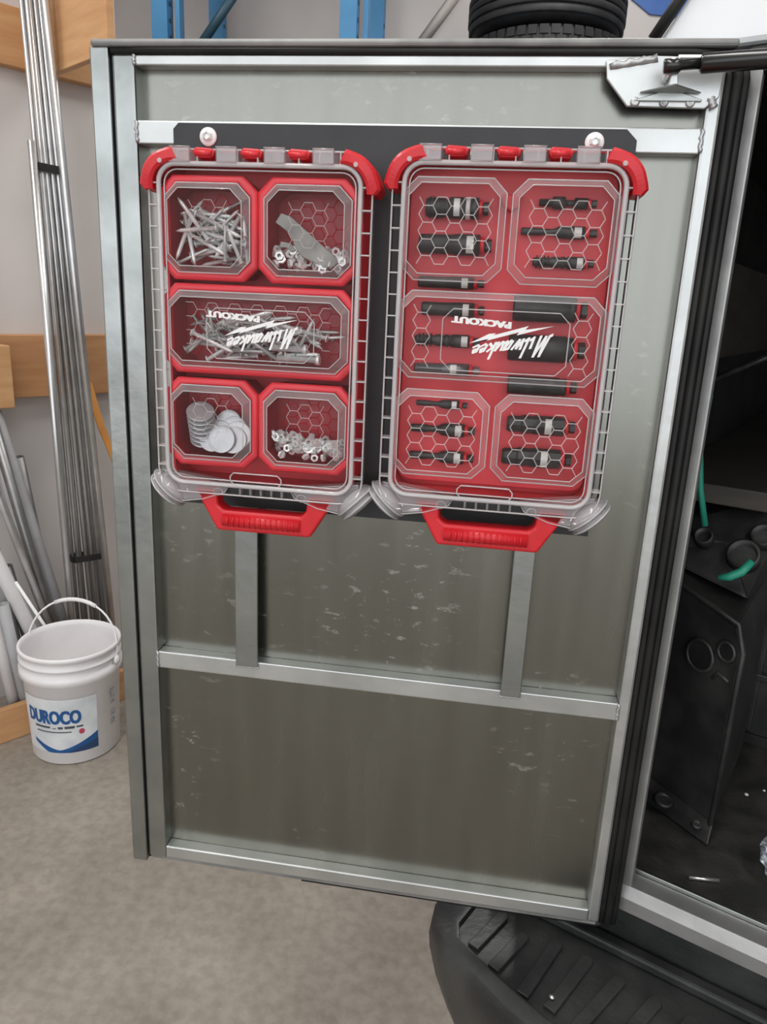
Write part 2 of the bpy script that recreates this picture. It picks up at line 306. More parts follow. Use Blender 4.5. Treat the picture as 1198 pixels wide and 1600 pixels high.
# ------------------------------------------------------------------ bucket
BX, BY = -1.236, 1.120
bk = thing('bucket', (BX, BY, 0), 'white plastic pail with wire handle and blue label on the concrete floor', 'bucket')
prof = [(0.0, 0.02), (0.0, 0.124), (0.006, 0.130), (0.268, 0.1405), (0.272, 0.150), (0.296, 0.1505), (0.300, 0.143), (0.318, 0.1435), (0.320, 0.149), (0.326, 0.149), (0.328, 0.144), (0.346, 0.1445), (0.348, 0.1495), (0.360, 0.1495), (0.362, 0.146), (0.361, 0.142), (0.345, 0.1395), (0.02, 0.126), (0.012, 0.115), (0.010, 0.02)]
MB().lathe(prof, (0, 0, 0), (0, 0, 1), 56).build('pail', 'bucket_white', bk)
def brad(z): return 0.130 + (0.1405 - 0.130) * (z - 0.006) / 0.262 + 0.0006
vd = math.atan2(-0.84 - BY, 0 - BX)            # direction of the photograph's side
def onb(ang, z, off=0.0): r = brad(z) + off; return (r * math.cos(ang), r * math.sin(ang), z)
# label patch: u in 0..1 over an arc, z range
LA0, LA1 = vd - 1.30, vd + 0.46
ZA, ZB = 0.045, 0.228
mb = MB(); n = 30
mb.loft([[onb(LA0 + (LA1 - LA0) * k / n, z, 0.0002) for k in range(n + 1)] for z in (ZA, ZB)], False, False, True)
lb = mb.build('label', 'label_silver', bk, fix=False)
def patch(name, m_, poly, off, nsub=1):
    mb = MB(); vs = [onb(LA0 + (LA1 - LA0) * u, ZA + (ZB - ZA) * v, off) for u, v in poly]; mb.add(vs, [tuple(range(len(vs)))]); return mb
def sweep_patch(name, m_, top, bot, u0, u1, off, n=24):
    mb = MB(); r0 = []; r1 = []
    for k in range(n + 1):
        u = u0 + (u1 - u0) * k / n; a = LA0 + (LA1 - LA0) * u
        r0.append(onb(a, ZA + (ZB - ZA) * bot(u), off)); r1.append(onb(a, ZA + (ZB - ZA) * top(u), off))
    mb.loft([r0, r1], False, False, True); o = mb.build(name, m_, lb, fix=False); return o
sweep_patch('label_wave', 'label_blue', lambda u: 0.05 + 0.55 * abs(u - 0.52) ** 1.25 * (1.15 if u < .52 else 1.2), lambda u: max(0.0, 0.9 * (0.36 - u)) * 0.9 if u < .36 else 0.0, 0.16, 1.0, 0.0008)
sweep_patch('label_wave', 'label_navy', lambda u: 0.02 + 0.42 * max(0, u - 0.62) ** 1.0, lambda u: 0.0, 0.62, 1.0, 0.0012)
def label_text(body, u0, u1, v0, v1, m_, offset=0.0, shear=0.0, off=0.0012):
    vs, fs = text_mesh(body, 1.0, shear, offset); x0 = min(v[0] for v in vs); x1 = max(v[0] for v in vs); y0 = min(v[1] for v in vs); y1 = max(v[1] for v in vs)
    out = []; fs0 = fs; fs = []
    for sh in (-0.006, 0.0, 0.006):
      fs += [tuple(i + len(out) for i in f) for f in fs0]
      for x, y, z in vs:
        u = sh + u0 + (u1 - u0) * (x - x0) / (x1 - x0); v = v0 + (v1 - v0) * (y - y0) / (y1 - y0)
        out.append(onb(LA0 + (LA1 - LA0) * u, ZA + (ZB - ZA) * v, off + 0.03 * (sh + 0.006)))
    mb = MB(); mb.add(out, fs); return mb.build('lettering', m_, lb, fix=False)
label_text('DUROCO', 0.10, 0.80, 0.545, 0.80, 'label_blue', 0.03)
label_text('GENERAL DRYWALL MUD', 0.18, 0.80, 0.455, 0.505, 'label_ink', 0.01) if False else None
for (u0, u1, v0, v1) in ((0.20, 0.42, 0.465, 0.50), (0.45, 0.50, 0.46, 0.475), (0.52, 0.58, 0.46, 0.50), (0.60, 0.72, 0.46, 0.505), (0.74, 0.82, 0.47, 0.50), (0.22, 0.68, 0.385, 0.405)):
    sweep_patch('print_line', 'label_ink', lambda u, v1=v1: v1, lambda u, v0=v0: v0, u0, u1, 0.0012, 6)
mb = MB(); mb.add([onb(LA0 + (LA1 - LA0) * (0.80 + 0.035 * math.cos(t * PI / 8)), ZA + (ZB - ZA) * (0.385 + 0.05 * math.sin(t * PI / 8)), 0.0014) for t in range(16)], [tuple(range(16))]); mb.build('label_seal', 'label_red', lb, fix=False)
for (a0, a1, z0, z1) in ((0.84, 0.98, 0.185, 0.215), (0.84, 0.98, 0.168, 0.175), (0.84, 0.99, 0.135, 0.142), (0.84, 0.99, 0.122, 0.129), (0.84, 0.99, 0.105, 0.112), (0.84, 0.99, 0.095, 0.101)):
    mb = MB(); mb.loft([[onb(vd + a0 + (a1 - a0) * k / 6, z, 0.0018) for k in range(7)] for z in (z0, z1)], False, False, True); mb.build('side_print', 'label_pale', bk, fix=False)
# bail handle raised, pivots on the two ears
hd = vd + 1.02; c_, s_ = math.cos(hd), math.sin(hd); nx, ny = -s_, c_
pts = []
for k in range(21):
    t = PI * k / 20; x = 0.150 * math.cos(t); h = 0.175 * math.sin(t) ** 0.8
    pts.append((c_ * x + nx * h * 0.28, s_ * x + ny * h * 0.28, 0.305 + h * 0.96))
MB().tube(pts, 0.0032, 8).build('handle', 'bucket_white', bk)
MB().tube(pts[7:14], 0.0062, 10).build('handle_grip', 'bucket_white', bk)
for sg in (1, -1):
    MB().lathe([(0, 0.014), (0.008, 0.013), (0.009, 0.0)], (c_ * 0.148 * sg, s_ * 0.148 * sg, 0.309), (c_ * sg, s_ * sg, 0), 14).build('ear', 'bucket_white', bk)

# ------------------------------------------------------------------ pallet racking, tyres and banner at the back
rk = thing('pallet_rack', (-1.84, 3.5, 0), 'blue steel pallet racking standing against the back wall', 'rack')
def RL(x, y, z): return (x + 1.84, y - 3.5, z)
for x0, x1, dirx in ((-1.90, -1.79, 1), (-0.915, -0.775, 1), (0.95, 1.06, 1)):
    for y0 in (3.3, 4.10):
        mb = MB()
        # lipped C section: web on the left, two flanges
        mb.box(x0, x0 + 0.085, y0, y0 + 0.004, 0, 3.6, RL); mb.box(x0, x0 + 0.004, y0 + 0.004, y0 + 0.075, 0, 3.6, RL); mb.box(x0 + 0.081, x0 + 0.085, y0 + 0.004, y0 + 0.075, 0, 3.6, RL)
        mb.build('post', 'rack_blue', rk)
        for k in range(8): MB().lathe([(0, 0.012), (0.002, 0.012)], RL(x0 + 0.0855, y0 + 0.035, 2.45 + k * 0.075), (1, 0, 0), 8).build('slot', 'rack_dark', rk)
    MB().box(x0 + 0.11, x0 + 0.135, 3.34, 3.40, 0, 3.6, RL).build('post_flange', 'rack_blue', rk)
for x0, x1 in ((-1.815, -0.915), (-0.83, 0.95)):
    for z in (1.2, 2.42):
        for y0 in (3.3, 4.12): MB().box(x0, x1, y0, y0 + 0.05, z, z + 0.11, RL).build('beam', 'rack_blue', rk)
        MB().box(x0, x1, 3.35, 4.12, z + 0.09, z + 0.105, RL).build('deck', 'brown_board', rk)
MB().tube([RL(-1.70, 3.36, 2.60), RL(-1.43, 3.36, 2.93)], 0.024, 8).build('diagonal_brace', 'rack_dark', rk)
o = MB().tube([(-0.62, 4.27, 2.93), (-0.42, 4.27, 3.19)], 0.03, 4).build('wall_strip', 'pale_strip'); tag(o, 'pale diagonal strip on the back wall left of the tyres', 'brace')  # pale diagonal strip against the back wall
def tyre(name, cx, cy, z0, R, wd, label, blocks=True):
    t = thing(name, (cx, cy, z0), label, 'tyre', 'tyres stacked on the racking')
    h = wd
    prof = [(0.02, R * 0.58), (0.0, R * 0.70), (0.006, R * 0.86), (0.03, R * 0.955), (0.045, R * 0.965), (h - 0.045, R * 0.965), (h - 0.03, R * 0.955), (h - 0.006, R * 0.86), (h, R * 0.70), (h - 0.02, R * 0.58), (h * 0.5, R * 0.56), (0.02, R * 0.58)]
    MB().lathe(prof, (0, 0, 0), (0, 0, 1), 48, False).build('carcass', 'tyre', t)
    if not blocks:      # worn tyre: smooth bands between grooves
        for row in range(5):
            za = 0.022 + (h - 0.044) * row / 5 + 0.003; zb = 0.022 + (h - 0.044) * (row + 1) / 5 - 0.003; e = 0.985 if row in (0, 4) else 1.0
            MB().lathe([(za, R * 0.95), (za, R * e - 0.003), (za + 0.004, R * e), (zb - 0.004, R * e), (zb, R * e - 0.003), (zb, R * 0.95)], (0, 0, 0), (0, 0, 1), 64, False).build('tread_band', 'tyre', t)
        return t
    nb = 44
    for row in range(4):
        z_a = 0.018 + (h - 0.036) * row / 4 + 0.004; z_b = 0.018 + (h - 0.036) * (row + 1) / 4 - 0.004
        r_in = R * (0.94 if row in (0, 3) else 0.955); r_out = R * (0.985 if row in (0, 3) else 1.0)
        mb = MB(); w_ = 0.38 * 2 * PI / nb
        vs = []
        for rr in (r_in, r_out):
            for zz in (z_a, z_b):
                for aa in (-w_, w_): vs.append((rr * math.cos(aa), rr * math.sin(aa), zz))
        mb.add(vs, [(0, 1, 3, 2), (4, 6, 7, 5), (0, 4, 5, 1), (2, 3, 7, 6), (0, 2, 6, 4), (1, 5, 7, 3)])
        b0 = mb.build('tread_block', 'tyre', t); b0.rotation_euler.z = row * PI / nb
        for k in range(1, nb):
            c = copy(b0, t); c.rotation_euler.z = row * PI / nb + 2 * PI * k / nb
    return t
tyre('tyre', 0.115, 3.72, 2.527, 0.40, 0.225, 'lower black tyre with blocky tread lying on the racking')
tyre('tyre', 0.100, 3.70, 2.753, 0.405, 0.235, 'upper smooth black tyre lying on top of the other tyre', False)
o = MB().prism([(0.585, 3.16), (0.70, 3.08), (1.3, 3.02), (1.5, 3.5), (0.5, 3.5)], 4.285, 4.297, XZ).build('banner', 'banner_blue'); tag(o, 'blue banner on the back wall right of the tyres', 'banner')

# ------------------------------------------------------------------ truck: bed, canopy shell, sill, bumper
H0 = Vector((0.228, 0.02, 0)); SS = Vector((0.904, -0.428, 0)).normalized(); NN = Vector((0.428, 0.904, 0)).normalized()
def TP(s, n, z): p = SS * s + NN * n; return (p.x, p.y, z)          # truck-local
def TW(s, n, z): p = H0 + SS * s + NN * n; return (p.x, p.y, z)     # world
tk = thing('pickup_truck', (H0.x, H0.y, 0), 'black pickup truck rear with white canopy shell, open cargo bed and step bumper', 'truck')
MB().box(-0.013, 0.003, 0.0, 0.012, 0.66, 1.66, TP).build('opening_post', 'post_metal', tk, 0.002)
MB().box(-0.013, -0.004, 0.012, 0.05, 0.66, 1.66, TP).build('opening_post', 'post_metal', tk, 0.001)
mb = MB(); mb.prism([(-0.006, 0.648), (0.004, 0.648), (0.004, 0.672), (0.030, 0.678), (0.030, 0.684), (0.0, 0.684), (-0.006, 0.668)], -0.015, 1.20, lambda u, v, wv: TP(wv, u, v)); mb.build('sill', 'post_metal', tk, 0.001)
MB().box(-0.015, 1.20, 0.0305, 0.036, 0.676, 0.690, TP).build('sill_lip', 'bar_aluminium', tk, 0.001)
MB().box(-0.14, 1.25, 0.037, 1.65, 0.655, 0.670, TP).build('bed_floor', 'bed_mat', tk)
MB().box(-0.15, -0.12, 0.012, 1.65, 0.60, 1.67, TP).build('bed_side', 'liner_black', tk)
MB().box(1.25, 1.28, 0.012, 1.65, 0.60, 1.67, TP).build('bed_side', 'liner_black', tk)  # far side, put in to keep the bed dark
MB().box(-0.15, 1.28, 1.65, 1.68, 0.60, 1.67, TP).build('bulkhead', 'liner_black', tk)
MB().box(-0.12, 1.25, 0.02, 1.65, 1.655, 1.668, TP).build('canopy_light_block', 'liner_black', tk)  # black roof plane added to block light from the bed
MB().box(-0.135, -0.055, 0.002, 0.012, 0.60, 1.66, TP).build('rear_corner_panel', 'shell_white', tk, 0.002)
MB().box(-0.013, 1.26, 0.0, 0.03, 1.640, 1.664, TP).build('header_rail', 'rubber', tk, 0.003)
MB().box(-0.20, 1.28, 0.034, 0.06, 0.36, 0.655, TP).build('rear_apron', 'bumper_black', tk, 0.004)
shell = [(-0.135, 1.668), (-0.104, 1.682), (-0.084, 1.712), (-0.060, 1.752), (-0.01, 1.81), (0.12, 1.86), (0.5, 1.89), (1.0, 1.86), (1.28, 1.70), (1.28, 1.668)]
MB().prism(shell, 0.004, 1.66, lambda u, v, wv: TP(u, wv, v)).build('roof_shell', 'shell_white', tk, 0.006)
MB().tube([TP(u - 0.004, 0.0, v) for u, v in shell[1:9]], 0.0065, 8).build('edge_trim', 'rubber', tk)
for s0, rr in ((-0.0185, 0.005), (-0.0275, 0.005)):
    MB().tube([TP(s0, 0.004, 0.66), TP(s0, 0.004, 1.65)], rr, 8).build('jamb_seal', 'rubber', tk)
# bumper as a lofted block: pad level, bulge, underside
pad = [(-0.195, 0.12), (-0.202, -0.074), (-0.188, -0.097), (-0.12, -0.119), (-0.035, -0.140), (0.10, -0.160), (0.35, -0.175), (0.70, -0.175), (1.25, -0.12), (1.25, 0.033), (0.0, 0.033), (-0.10, 0.12)]
cs, cn = 0.45, 0.05
outer = [(-0.262, 0.12), (-0.257, -0.05), (-0.243, -0.088), (-0.205, -0.118), (-0.10, -0.155), (0.07, -0.190), (0.35, -0.210), (0.70, -0.210), (1.29, -0.15), (1.29, 0.033), (0.0, 0.033), (-0.10, 0.12)]
def lev(t, d, dz):     # t 0 pad edge, 1 outer edge; d pulls the outline in towards the underside
    out = []
    for (s0, n0), (s1, n1) in zip(pad, outer):
        s = s0 + (s1 - s0) * t; n = n0 + (n1 - n0) * t
        out.append(TP(s + (d if s < 0.0 else -d * (s > 1.2)), n + (d * 0.6 if n < 0.0 else 0), dz))
    return out
mb = MB(); mb.loft([lev(0, 0, 0.554), lev(0.04, 0, 0.562), lev(0.16, 0, 0.562), lev(0.80, 0, 0.556), lev(0.97, 0, 0.548), lev(1, 0, 0.535), lev(1, 0.002, 0.51), lev(1, 0.012, 0.46), lev(1, 0.03, 0.40), lev(1, 0.06, 0.33), lev(1, 0.09, 0.28)], True, False, True)
mb.add(lev(0, 0, 0.554), [tuple(range(12))]); mb.add(lev(1, 0.09, 0.28), [tuple(range(12))]); bp = mb.build('bumper', 'bumper_black', tk, 0.003)
for (a, b) in (((-0.132, -0.110), (-0.121, -0.036)), ((-0.084, -0.124), (-0.078, -0.020)), ((-0.0475, -0.123), (-0.034, -0.020)), ((-0.012, -0.135), (0.012, -0.026)), ((0.034, -0.138), (0.060, -0.030)), ((0.082, -0.142), (0.105, -0.030)), ((0.13, -0.146), (0.15, -0.030)), ((-0.170, -0.095), (-0.160, -0.02))):
    d = Vector((b[0] - a[0], b[1] - a[1])).normalized(); p = Vector((-d.y, d.x)) * 0.0085
    poly = [(a[0] - p.x, a[1] - p.y), (a[0] + p.x, a[1] + p.y), (b[0] + p.x, b[1] + p.y), (b[0] + p.x * .5 + d.x * .006, b[1] + p.y * .5 + d.y * .006), (b[0] - p.x * .5 + d.x * .006, b[1] - p.y * .5 + d.y * .006), (b[0] - p.x, b[1] - p.y)]
    MB().prism(poly, 0.554, 0.5605, lambda u, v, wv: TP(u, v, wv)).build('tread_rib', 'bumper_black', bp, 0.0012)
MB().box(-0.19, 1.25, 0.010, 0.030, 0.556, 0.572, TP).build('bumper_ridge', 'bumper_black', bp, 0.004)
for s, n, z in ((-0.222, -0.098, 0.545), (-0.05, -0.108, 0.563)): MB().lathe([(0, 0.004), (0.002, 0.0035), (0.003, 0.0)], TP(s, n, z), (0, 0, 1), 8).build('bolt', 'steel_bright', bp)

# cargo seen inside the bed
bxo = thing('storage_box', TW(-0.02, 0.35, 0.67), 'tall black moulded plastic box with round holes standing in the truck bed', 'box')
q2 = Vector(TW(-0.02, 0.35, 0.67))
def BP(s, n, z): v = Vector(TW(s, n, z)) - q2; return tuple(v)
def face(t, z, d=0.0):   # front face running from right near corner to left, t 0..1, z above the bed
    s = 0.064 + (-0.105 - 0.064) * t; n = 0.183 + (0.275 - 0.183) * t; lean_ = 0.0
    return BP(s + 0.35 * -d * 0.0, n - d, 0.67 + z)
mb = MB()
mb.loft([[face(0, 0), face(1, 0), BP(-0.105, 0.475, 0.67), BP(0.064, 0.47, 0.67)], [face(0.0, 0.30), face(1, 0.34), BP(-0.105, 0.475, 1.0), BP(0.064, 0.47, 0.97)], [face(0.07, 0.335), face(1, 0.372), BP(-0.10, 0.47, 1.03), BP(0.052, 0.47, 1.0)]], True, True, False)
mb.build('body', 'crate_black', bxo, 0.006)
for t_, z_, r_ in ((0.34, 0.268, 0.022), (0.13, 0.292, 0.013)):
    c0 = Vector(face(t_, z_, 0.004)); u_ = (Vector(face(0, 0)) - Vector(face(1, 0))).normalized()
    ring = [tuple(c0 + u_ * r_ * math.cos(k * PI / 10) + Vector((0, 0, r_ * 1.05 * math.sin(k * PI / 10)))) for k in range(20)]
    MB().tube(ring, 0.0028, 6, closed=True).build('hole_rim', 'crate_black', bxo)
    nrm = u_.cross(Vector((0, 0, 1))).normalized()
    MB().lathe([(0, r_ * 0.93), (0.003, r_ * 0.93)], c0 - nrm * 0.002, nrm, 18).build('hole', 'tape_black', bxo)
MB().tube([face(0.0, 0.0, 0.002), face(0.0, 0.30, 0.002), face(0.07, 0.336, 0.002), face(0.45, 0.352, 0.002), face(0.98, 0.372, 0.002)], 0.0042, 8).build('edge_bead', 'crate_black', bxo)
MB().tube([face(0.07, 0.250, 0.002), face(0.16, 0.256, 0.002), face(0.2, 0.243, 0.002)], 0.003, 6).build('edge_bead', 'crate_black', bxo)
mb = MB(); mb.loft([[face(-.02, 0.003, 0.02), face(1, 0.003, 0.03), face(1, 0.0, 0.0), face(-.02, 0.0, 0.0)], [face(-.02, 0.02, 0.012), face(1, 0.02, 0.018), face(1, 0.03, 0.0), face(-.02, 0.03, 0.0)]], True, True, False); mb.build('foot_flange', 'crate_black', bxo, 0.002)
for t_, r_ in ((0.42, 0.016), (0.10, 0.008)):
    c0 = Vector(face(t_, 0.024, 0.024)); MB().lathe([(0, r_), (0.006, r_ * .7), (0.002, r_ * .55)], tuple(c0), (0.1, -0.3, 1), 16).build('foot_hole', 'crate_black', bxo)
# a second, open ribbed crate behind and above it
cr = thing('ribbed_crate', TW(0.10, 0.55, 0.67), 'black ribbed plastic crate behind the tall box in the truck bed', 'crate')
q3 = Vector(TW(0.10, 0.55, 0.67))
def CP(s, n, z): v = Vector(TW(s, n, z)) - q3; return tuple(v)
MB().box(-0.06, 0.42, 0.50, 0.90, 0.671, 0.69, CP).build('bottom', 'crate_black', cr)
for n0 in (0.50, 0.89): MB().box(-0.06, 0.42, n0, n0 + 0.012, 0.69, 1.06, CP).build('side_wall', 'crate_black', cr, 0.003)
for s0 in (-0.06, 0.41): MB().box(s0, s0 + 0.012, 0.51, 0.89, 0.69, 1.06, CP).build('side_wall', 'crate_black', cr, 0.003)
for k in range(5): MB().box(-0.045 + 0.1 * k, -0.030 + 0.1 * k, 0.487, 0.50, 0.70, 1.05, CP).build('rib', 'crate_black', cr, 0.003)
for z in (0.80, 0.92, 1.045): MB().box(-0.06, 0.42, 0.484, 0.50, z, z + 0.014, CP).build('rail', 'crate_black', cr, 0.003)
# loose black casing lying on top of the tall box
cs_ = thing('moulded_casing', TW(-0.0, 0.36, 1.04), 'black moulded casing with round sockets lying on top of the tall box', 'casing')
q4 = Vector(TW(0, 0.36, 1.04))
def KP(s, n, z): v = Vector(TW(s, n, z)) - q4; return tuple(v)
mb = MB(); mb.loft([[KP(s, n, z) for s, n, z in ((-0.10, 0.30, 1.045), (0.05, 0.27, 1.015), (0.06, 0.47, 1.01), (-0.10, 0.48, 1.04))], [KP(s, n, z) for s, n, z in ((-0.10, 0.32, 1.085), (0.0, 0.33, 1.085), (0.075, 0.46, 1.15), (-0.10, 0.48, 1.12))]], True, True, False); mb.build('shell', 'crate_black', cs_, 0.006)
for s, n, z, r_ in ((0.028, 0.318, 1.062, 0.024), (0.045, 0.36, 1.085, 0.018), (-0.03, 0.318, 1.078, 0.014)):
    MB().lathe([(0, r_ * 0.75), (0.0, r_), (0.022, r_), (0.024, r_ * 0.8), (0.010, r_ * 0.72)], KP(s, n, z), (NN * -0.8 + Vector((0, 0, 0.6))).to_tuple(), 18).build('socket_ring', 'crate_black', cs_)
o = MB().tube([TW(-0.053, 0.30, 1.30), TW(-0.055, 0.30, 1.2218), TW(-0.045, 0.30, 1.16), TW(-0.031, 0.305, 1.105)], 0.0048, 8).build('hose', 'green_hose'); tag(o, 'green hose hanging down behind the opening post', 'hose')
o = MB().tube([TW(0.008, 0.245, 1.048), TW(0.022, 0.248, 1.052), TW(0.036, 0.252, 1.062), TW(0.046, 0.26, 1.078)], [0.004, 0.0065, 0.0065, 0.0055], 8).build('hose', 'green_hose'); tag(o, 'short green hose end lying on the black plastic box', 'hose')
# boards stored along the bed side
for k, (n0, n1, z0, z1, lab) in enumerate(((0.35, 1.55, 1.13, 1.16, 'lower dark shelf board along the inside of the truck bed'), (0.50, 1.60, 1.34, 1.50, 'upper dull board leaning along the inside of the canopy'))):
    o = MB().box(-0.12, 0.05 if k == 0 else -0.095, n0, n1, z0, z1, TW).build('shelf_board', 'brown_board', None, 0.002); tag(o, lab, 'board')
o = MB().tube([TW(-0.10, 0.52, 1.30), TW(0.10, 0.62, 1.42)], 0.006, 8).build('dark_rod', 'tool_black'); tag(o, 'thin dark rod crossing the dark canopy interior', 'rod')
o = MB().tube([TW(0.060, 0.078, 0.674), TW(0.095, 0.097, 0.674)], 0.0028, 8).build('metal_pin', 'steel_bright'); tag(o, 'short shiny metal pin lying on the truck bed', 'pin')
for s, n, r_, lab in ((0.086, 0.526, 0.007, 'larger white pebble on the truck bed near the crate'), (0.093, 0.33, 0.0035, 'small white pebble in the middle of the truck bed'), (0.115, 0.36, 0.0025, 'tiny pale chip on the truck bed by the right edge')):
    mb = MB(); mb.lathe([(0, r_ * .5), (r_ * .3, r_), (r_ * .8, r_ * .8), (r_ * 1.1, r_ * .2)], TW(s, n, 0.671), (0.1, 0.1, 1), 7); tag(mb.build('pebble', 'print_white'), lab, 'pebble')
mb = MB(); rings = []
for k in range(9):
    t = k / 8; rr = 0.030 * math.sin(PI * min(0.93, 0.12 + t * 0.82)) + 0.008
    rings.append([(0, 0, 0)] and [tuple(Vector(TW(0.172, 0.150, 0.672)) + Vector(((rr + rnd.uniform(-.004, .004)) * math.cos(j * PI / 7), (rr + rnd.uniform(-.004, .004)) * math.sin(j * PI / 7), 0.085 * t))) for j in range(14)])
mb.loft(rings, True, True, False); tag(mb.build('plastic_bag', 'clear_bag'), 'crumpled clear plastic bag on the truck bed at the right edge', 'bag')

# ------------------------------------------------------------------ canopy door
DX0, DX1, DZ0, DZ1 = -0.456, 0.194, 0.628, 1.660
dr = thing('canopy_door', (DX1, 0.02, DZ0), 'open aluminium canopy door with welded rails, hinged beside the truck bed', 'door')
def DL(x, y, z): return (x - DX1, y - 0.02, z - DZ0)
PY = 0.018
MB().box(-0.43, DX1, PY, PY + 0.004, DZ0 + 0.004, DZ1 - 0.01, DL).build('panel', 'sheet_aluminium', dr)
MB().box(DX0 + 0.004, DX1 + 0.004, 0.034, 0.042, DZ0, DZ1, DL).build('outer_skin', 'bar_aluminium', dr)
MB().box(DX0, -0.4345, -0.002, 0.040, DZ0 - 0.002, 1.656, DL).build('edge_flange', 'bar_aluminium', dr, 0.002)
MB().box(-0.4345, -0.4322, 0.006, 0.034, DZ0, 1.652, DL).build('flange_seal', 'rubber', dr)
MB().box(-0.4322, -0.4065, 0.0, 0.034, DZ0 + 0.006, 1.650, DL).build('stile', 'bar_aluminium', dr, 0.003)
MB().box(0.178, 0.1925, 0.0, 0.034, DZ0 + 0.008, 1.642, DL).build('stile', 'bright_aluminium', dr, 0.003)
MB().box(-0.4065, 0.178, 0.0, PY, 1.6385, 1.6485, DL).build('rail', 'bright_aluminium', dr, 0.0015)
MB().box(-0.4065, 0.178, 0.0, PY, 1.5625, 1.586, DL).build('rail', 'bright_aluminium', dr, 0.0015)
MB().box(-0.4065, 0.178, 0.0, PY, 0.934, 0.9575, DL).build('rail', 'bright_aluminium', dr, 0.0015)
MB().box(-0.4065, 0.178, 0.0, PY, DZ0 + 0.0085, 0.6545, DL).build('rail', 'bright_aluminium', dr, 0.0015)
# top lip with its seal, bottom seal, hinge-side seal of three rubber beads
MB().box(DX0 + 0.002, 0.200, -0.004, 0.042, 1.6555, 1.663, DL).build('top_lip', 'lip_grey', dr, 0.003)
MB().tube([DL(-0.432, 0.001, 1.652), DL(0.0, 0.001, 1.652), DL(0.16, 0.001, 1.652), DL(0.197, 0.003, 1.649)], 0.0036, 8).build('seal', 'rubber', dr)
MB().tube([DL(-0.21, 0.008, 0.629), DL(0.192, 0.008, 0.629), DL(0.2, 0.008, 0.634)], 0.0042, 8).build('seal', 'rubber', dr)
MB().box(-0.43, 0.19, 0.004, 0.034, 0.6285, 0.6355, DL).build('bottom_edge', 'lip_grey', dr, 0.001)
for x, y, r_ in ((0.1965, 0.004, 0.0042), (0.2035, 0.000, 0.0046), (0.2115, 0.006, 0.005)):
    MB().tube([DL(x, y + 0.004, 0.632), DL(x, y, 0.66), DL(x, y, 1.63), DL(x - 0.003, y + 0.004, 1.652)], r_, 10).build('seal', 'rubber', dr)
MB().box(0.193, 0.212, 0.008, 0.034, 0.632, 1.65, DL).build('hinge_leaf', 'rubber', dr)
# vertical flat straps behind the cases
for x0, x1 in ((-0.2995, -0.2705), (0.037, 0.0615)):
    MB().box(x0, x1, -0.0042, -0.0002, 0.9515, 1.57, DL).build('strap', 'bar_aluminium', dr, 0.0012)
    MB().box(x0 - 0.001, x1 + 0.001, -0.0036, 0.0, 0.949, 0.953, DL).build('weld_bead', 'weld', dr, 0.0015)
# weld beads at the rail ends
def bead(x, z0, z1):
    pts = []; m_ = 9
    for k in range(m_):
        t = k / (m_ - 1); pts.append(DL(x + 0.0008 * math.sin(k * 2.1), -0.0002 - 0.0006 * (k % 2), z0 + (z1 - z0) * t))
    MB().tube(pts, [0.0017 + 0.0005 * (k % 2) for k in range(m_)], 8).build('weld_bead', 'weld', dr)
for z0, z1 in ((0.935, 0.957), (1.564, 1.585), (1.639, 1.648)):
    bead(-0.4065, z0, z1); bead(0.178, z0, z1)
# gusset plate for the gas strut
gus = [(0.0789, 1.6435), (0.0815, 1.6273), (0.1034, 1.6033), (0.176, 1.6019), (0.188, 1.612), (0.190, 1.646), (0.12, 1.6475)]
g = MB().prism(gus, -0.0045, -0.0005, lambda u, v, wv: DL(u, wv, v)).build('gusset_plate', 'bright_aluminium', dr, 0.001)
mb = MB(); mb.prism([(0.112, 1.6095), (0.112, 1.6075), (0.172, 1.6075), (0.172, 1.6095), (0.148, 1.6165), (0.136, 1.6165)], -0.0075, -0.0045, lambda u, v, wv: DL(u, wv, v)); mb.build('strut_bracket', 'bar_aluminium', g, 0.0006)
mb = MB(); mb.loft([[DL(*p) for p in ((0.114, -0.005, 1.615), (0.142, -0.005, 1.622), (0.170, -0.005, 1.615))], [DL(*p) for p in ((0.114, -0.008, 1.6155), (0.142, -0.028, 1.6175), (0.170, -0.008, 1.6155))], [DL(*p) for p in ((0.114, -0.008, 1.6145), (0.142, -0.028, 1.616), (0.170, -0.008, 1.6145))]], True, True, False); mb.build('strut_bracket', 'bar_aluminium', g)
mb = MB(); mb.prism([(0.1365, 1.616), (0.1455, 1.616), (0.1435, 1.632), (0.1385, 1.632)], -0.024, -0.005, lambda u, v, wv: DL(u, wv, v)); mb.build('strut_bracket', 'bright_aluminium', g, 0.001)
for x in (0.1105, 0.1375, 0.162):
    MB().lathe([(0, 0.0046), (0.0016, 0.0044), (0.0026, 0.0025), (0.0016, 0.0012)], DL(x, -0.0045, 1.607), (0, -1, 0), 14).build('rivet', 'weld', g)
pts = [DL(0.083 + 0.0062 * k, -0.004 - 0.001 * (k % 2), 1.6375 + 0.0010 * k + 0.0009 * (k % 2)) for k in range(8)]
MB().tube(pts, [0.003 + 0.001 * (k % 2) for k in range(8)], 8).build('weld_bead', 'weld', g)
pts = [DL(0.180 + 0.0008 * k, -0.004, 1.612 - 0.0016 * k) for k in range(7)]
MB().tube(pts, [0.0035 + 0.001 * (k % 2) for k in range(7)], 8).build('weld_bead', 'weld', g)

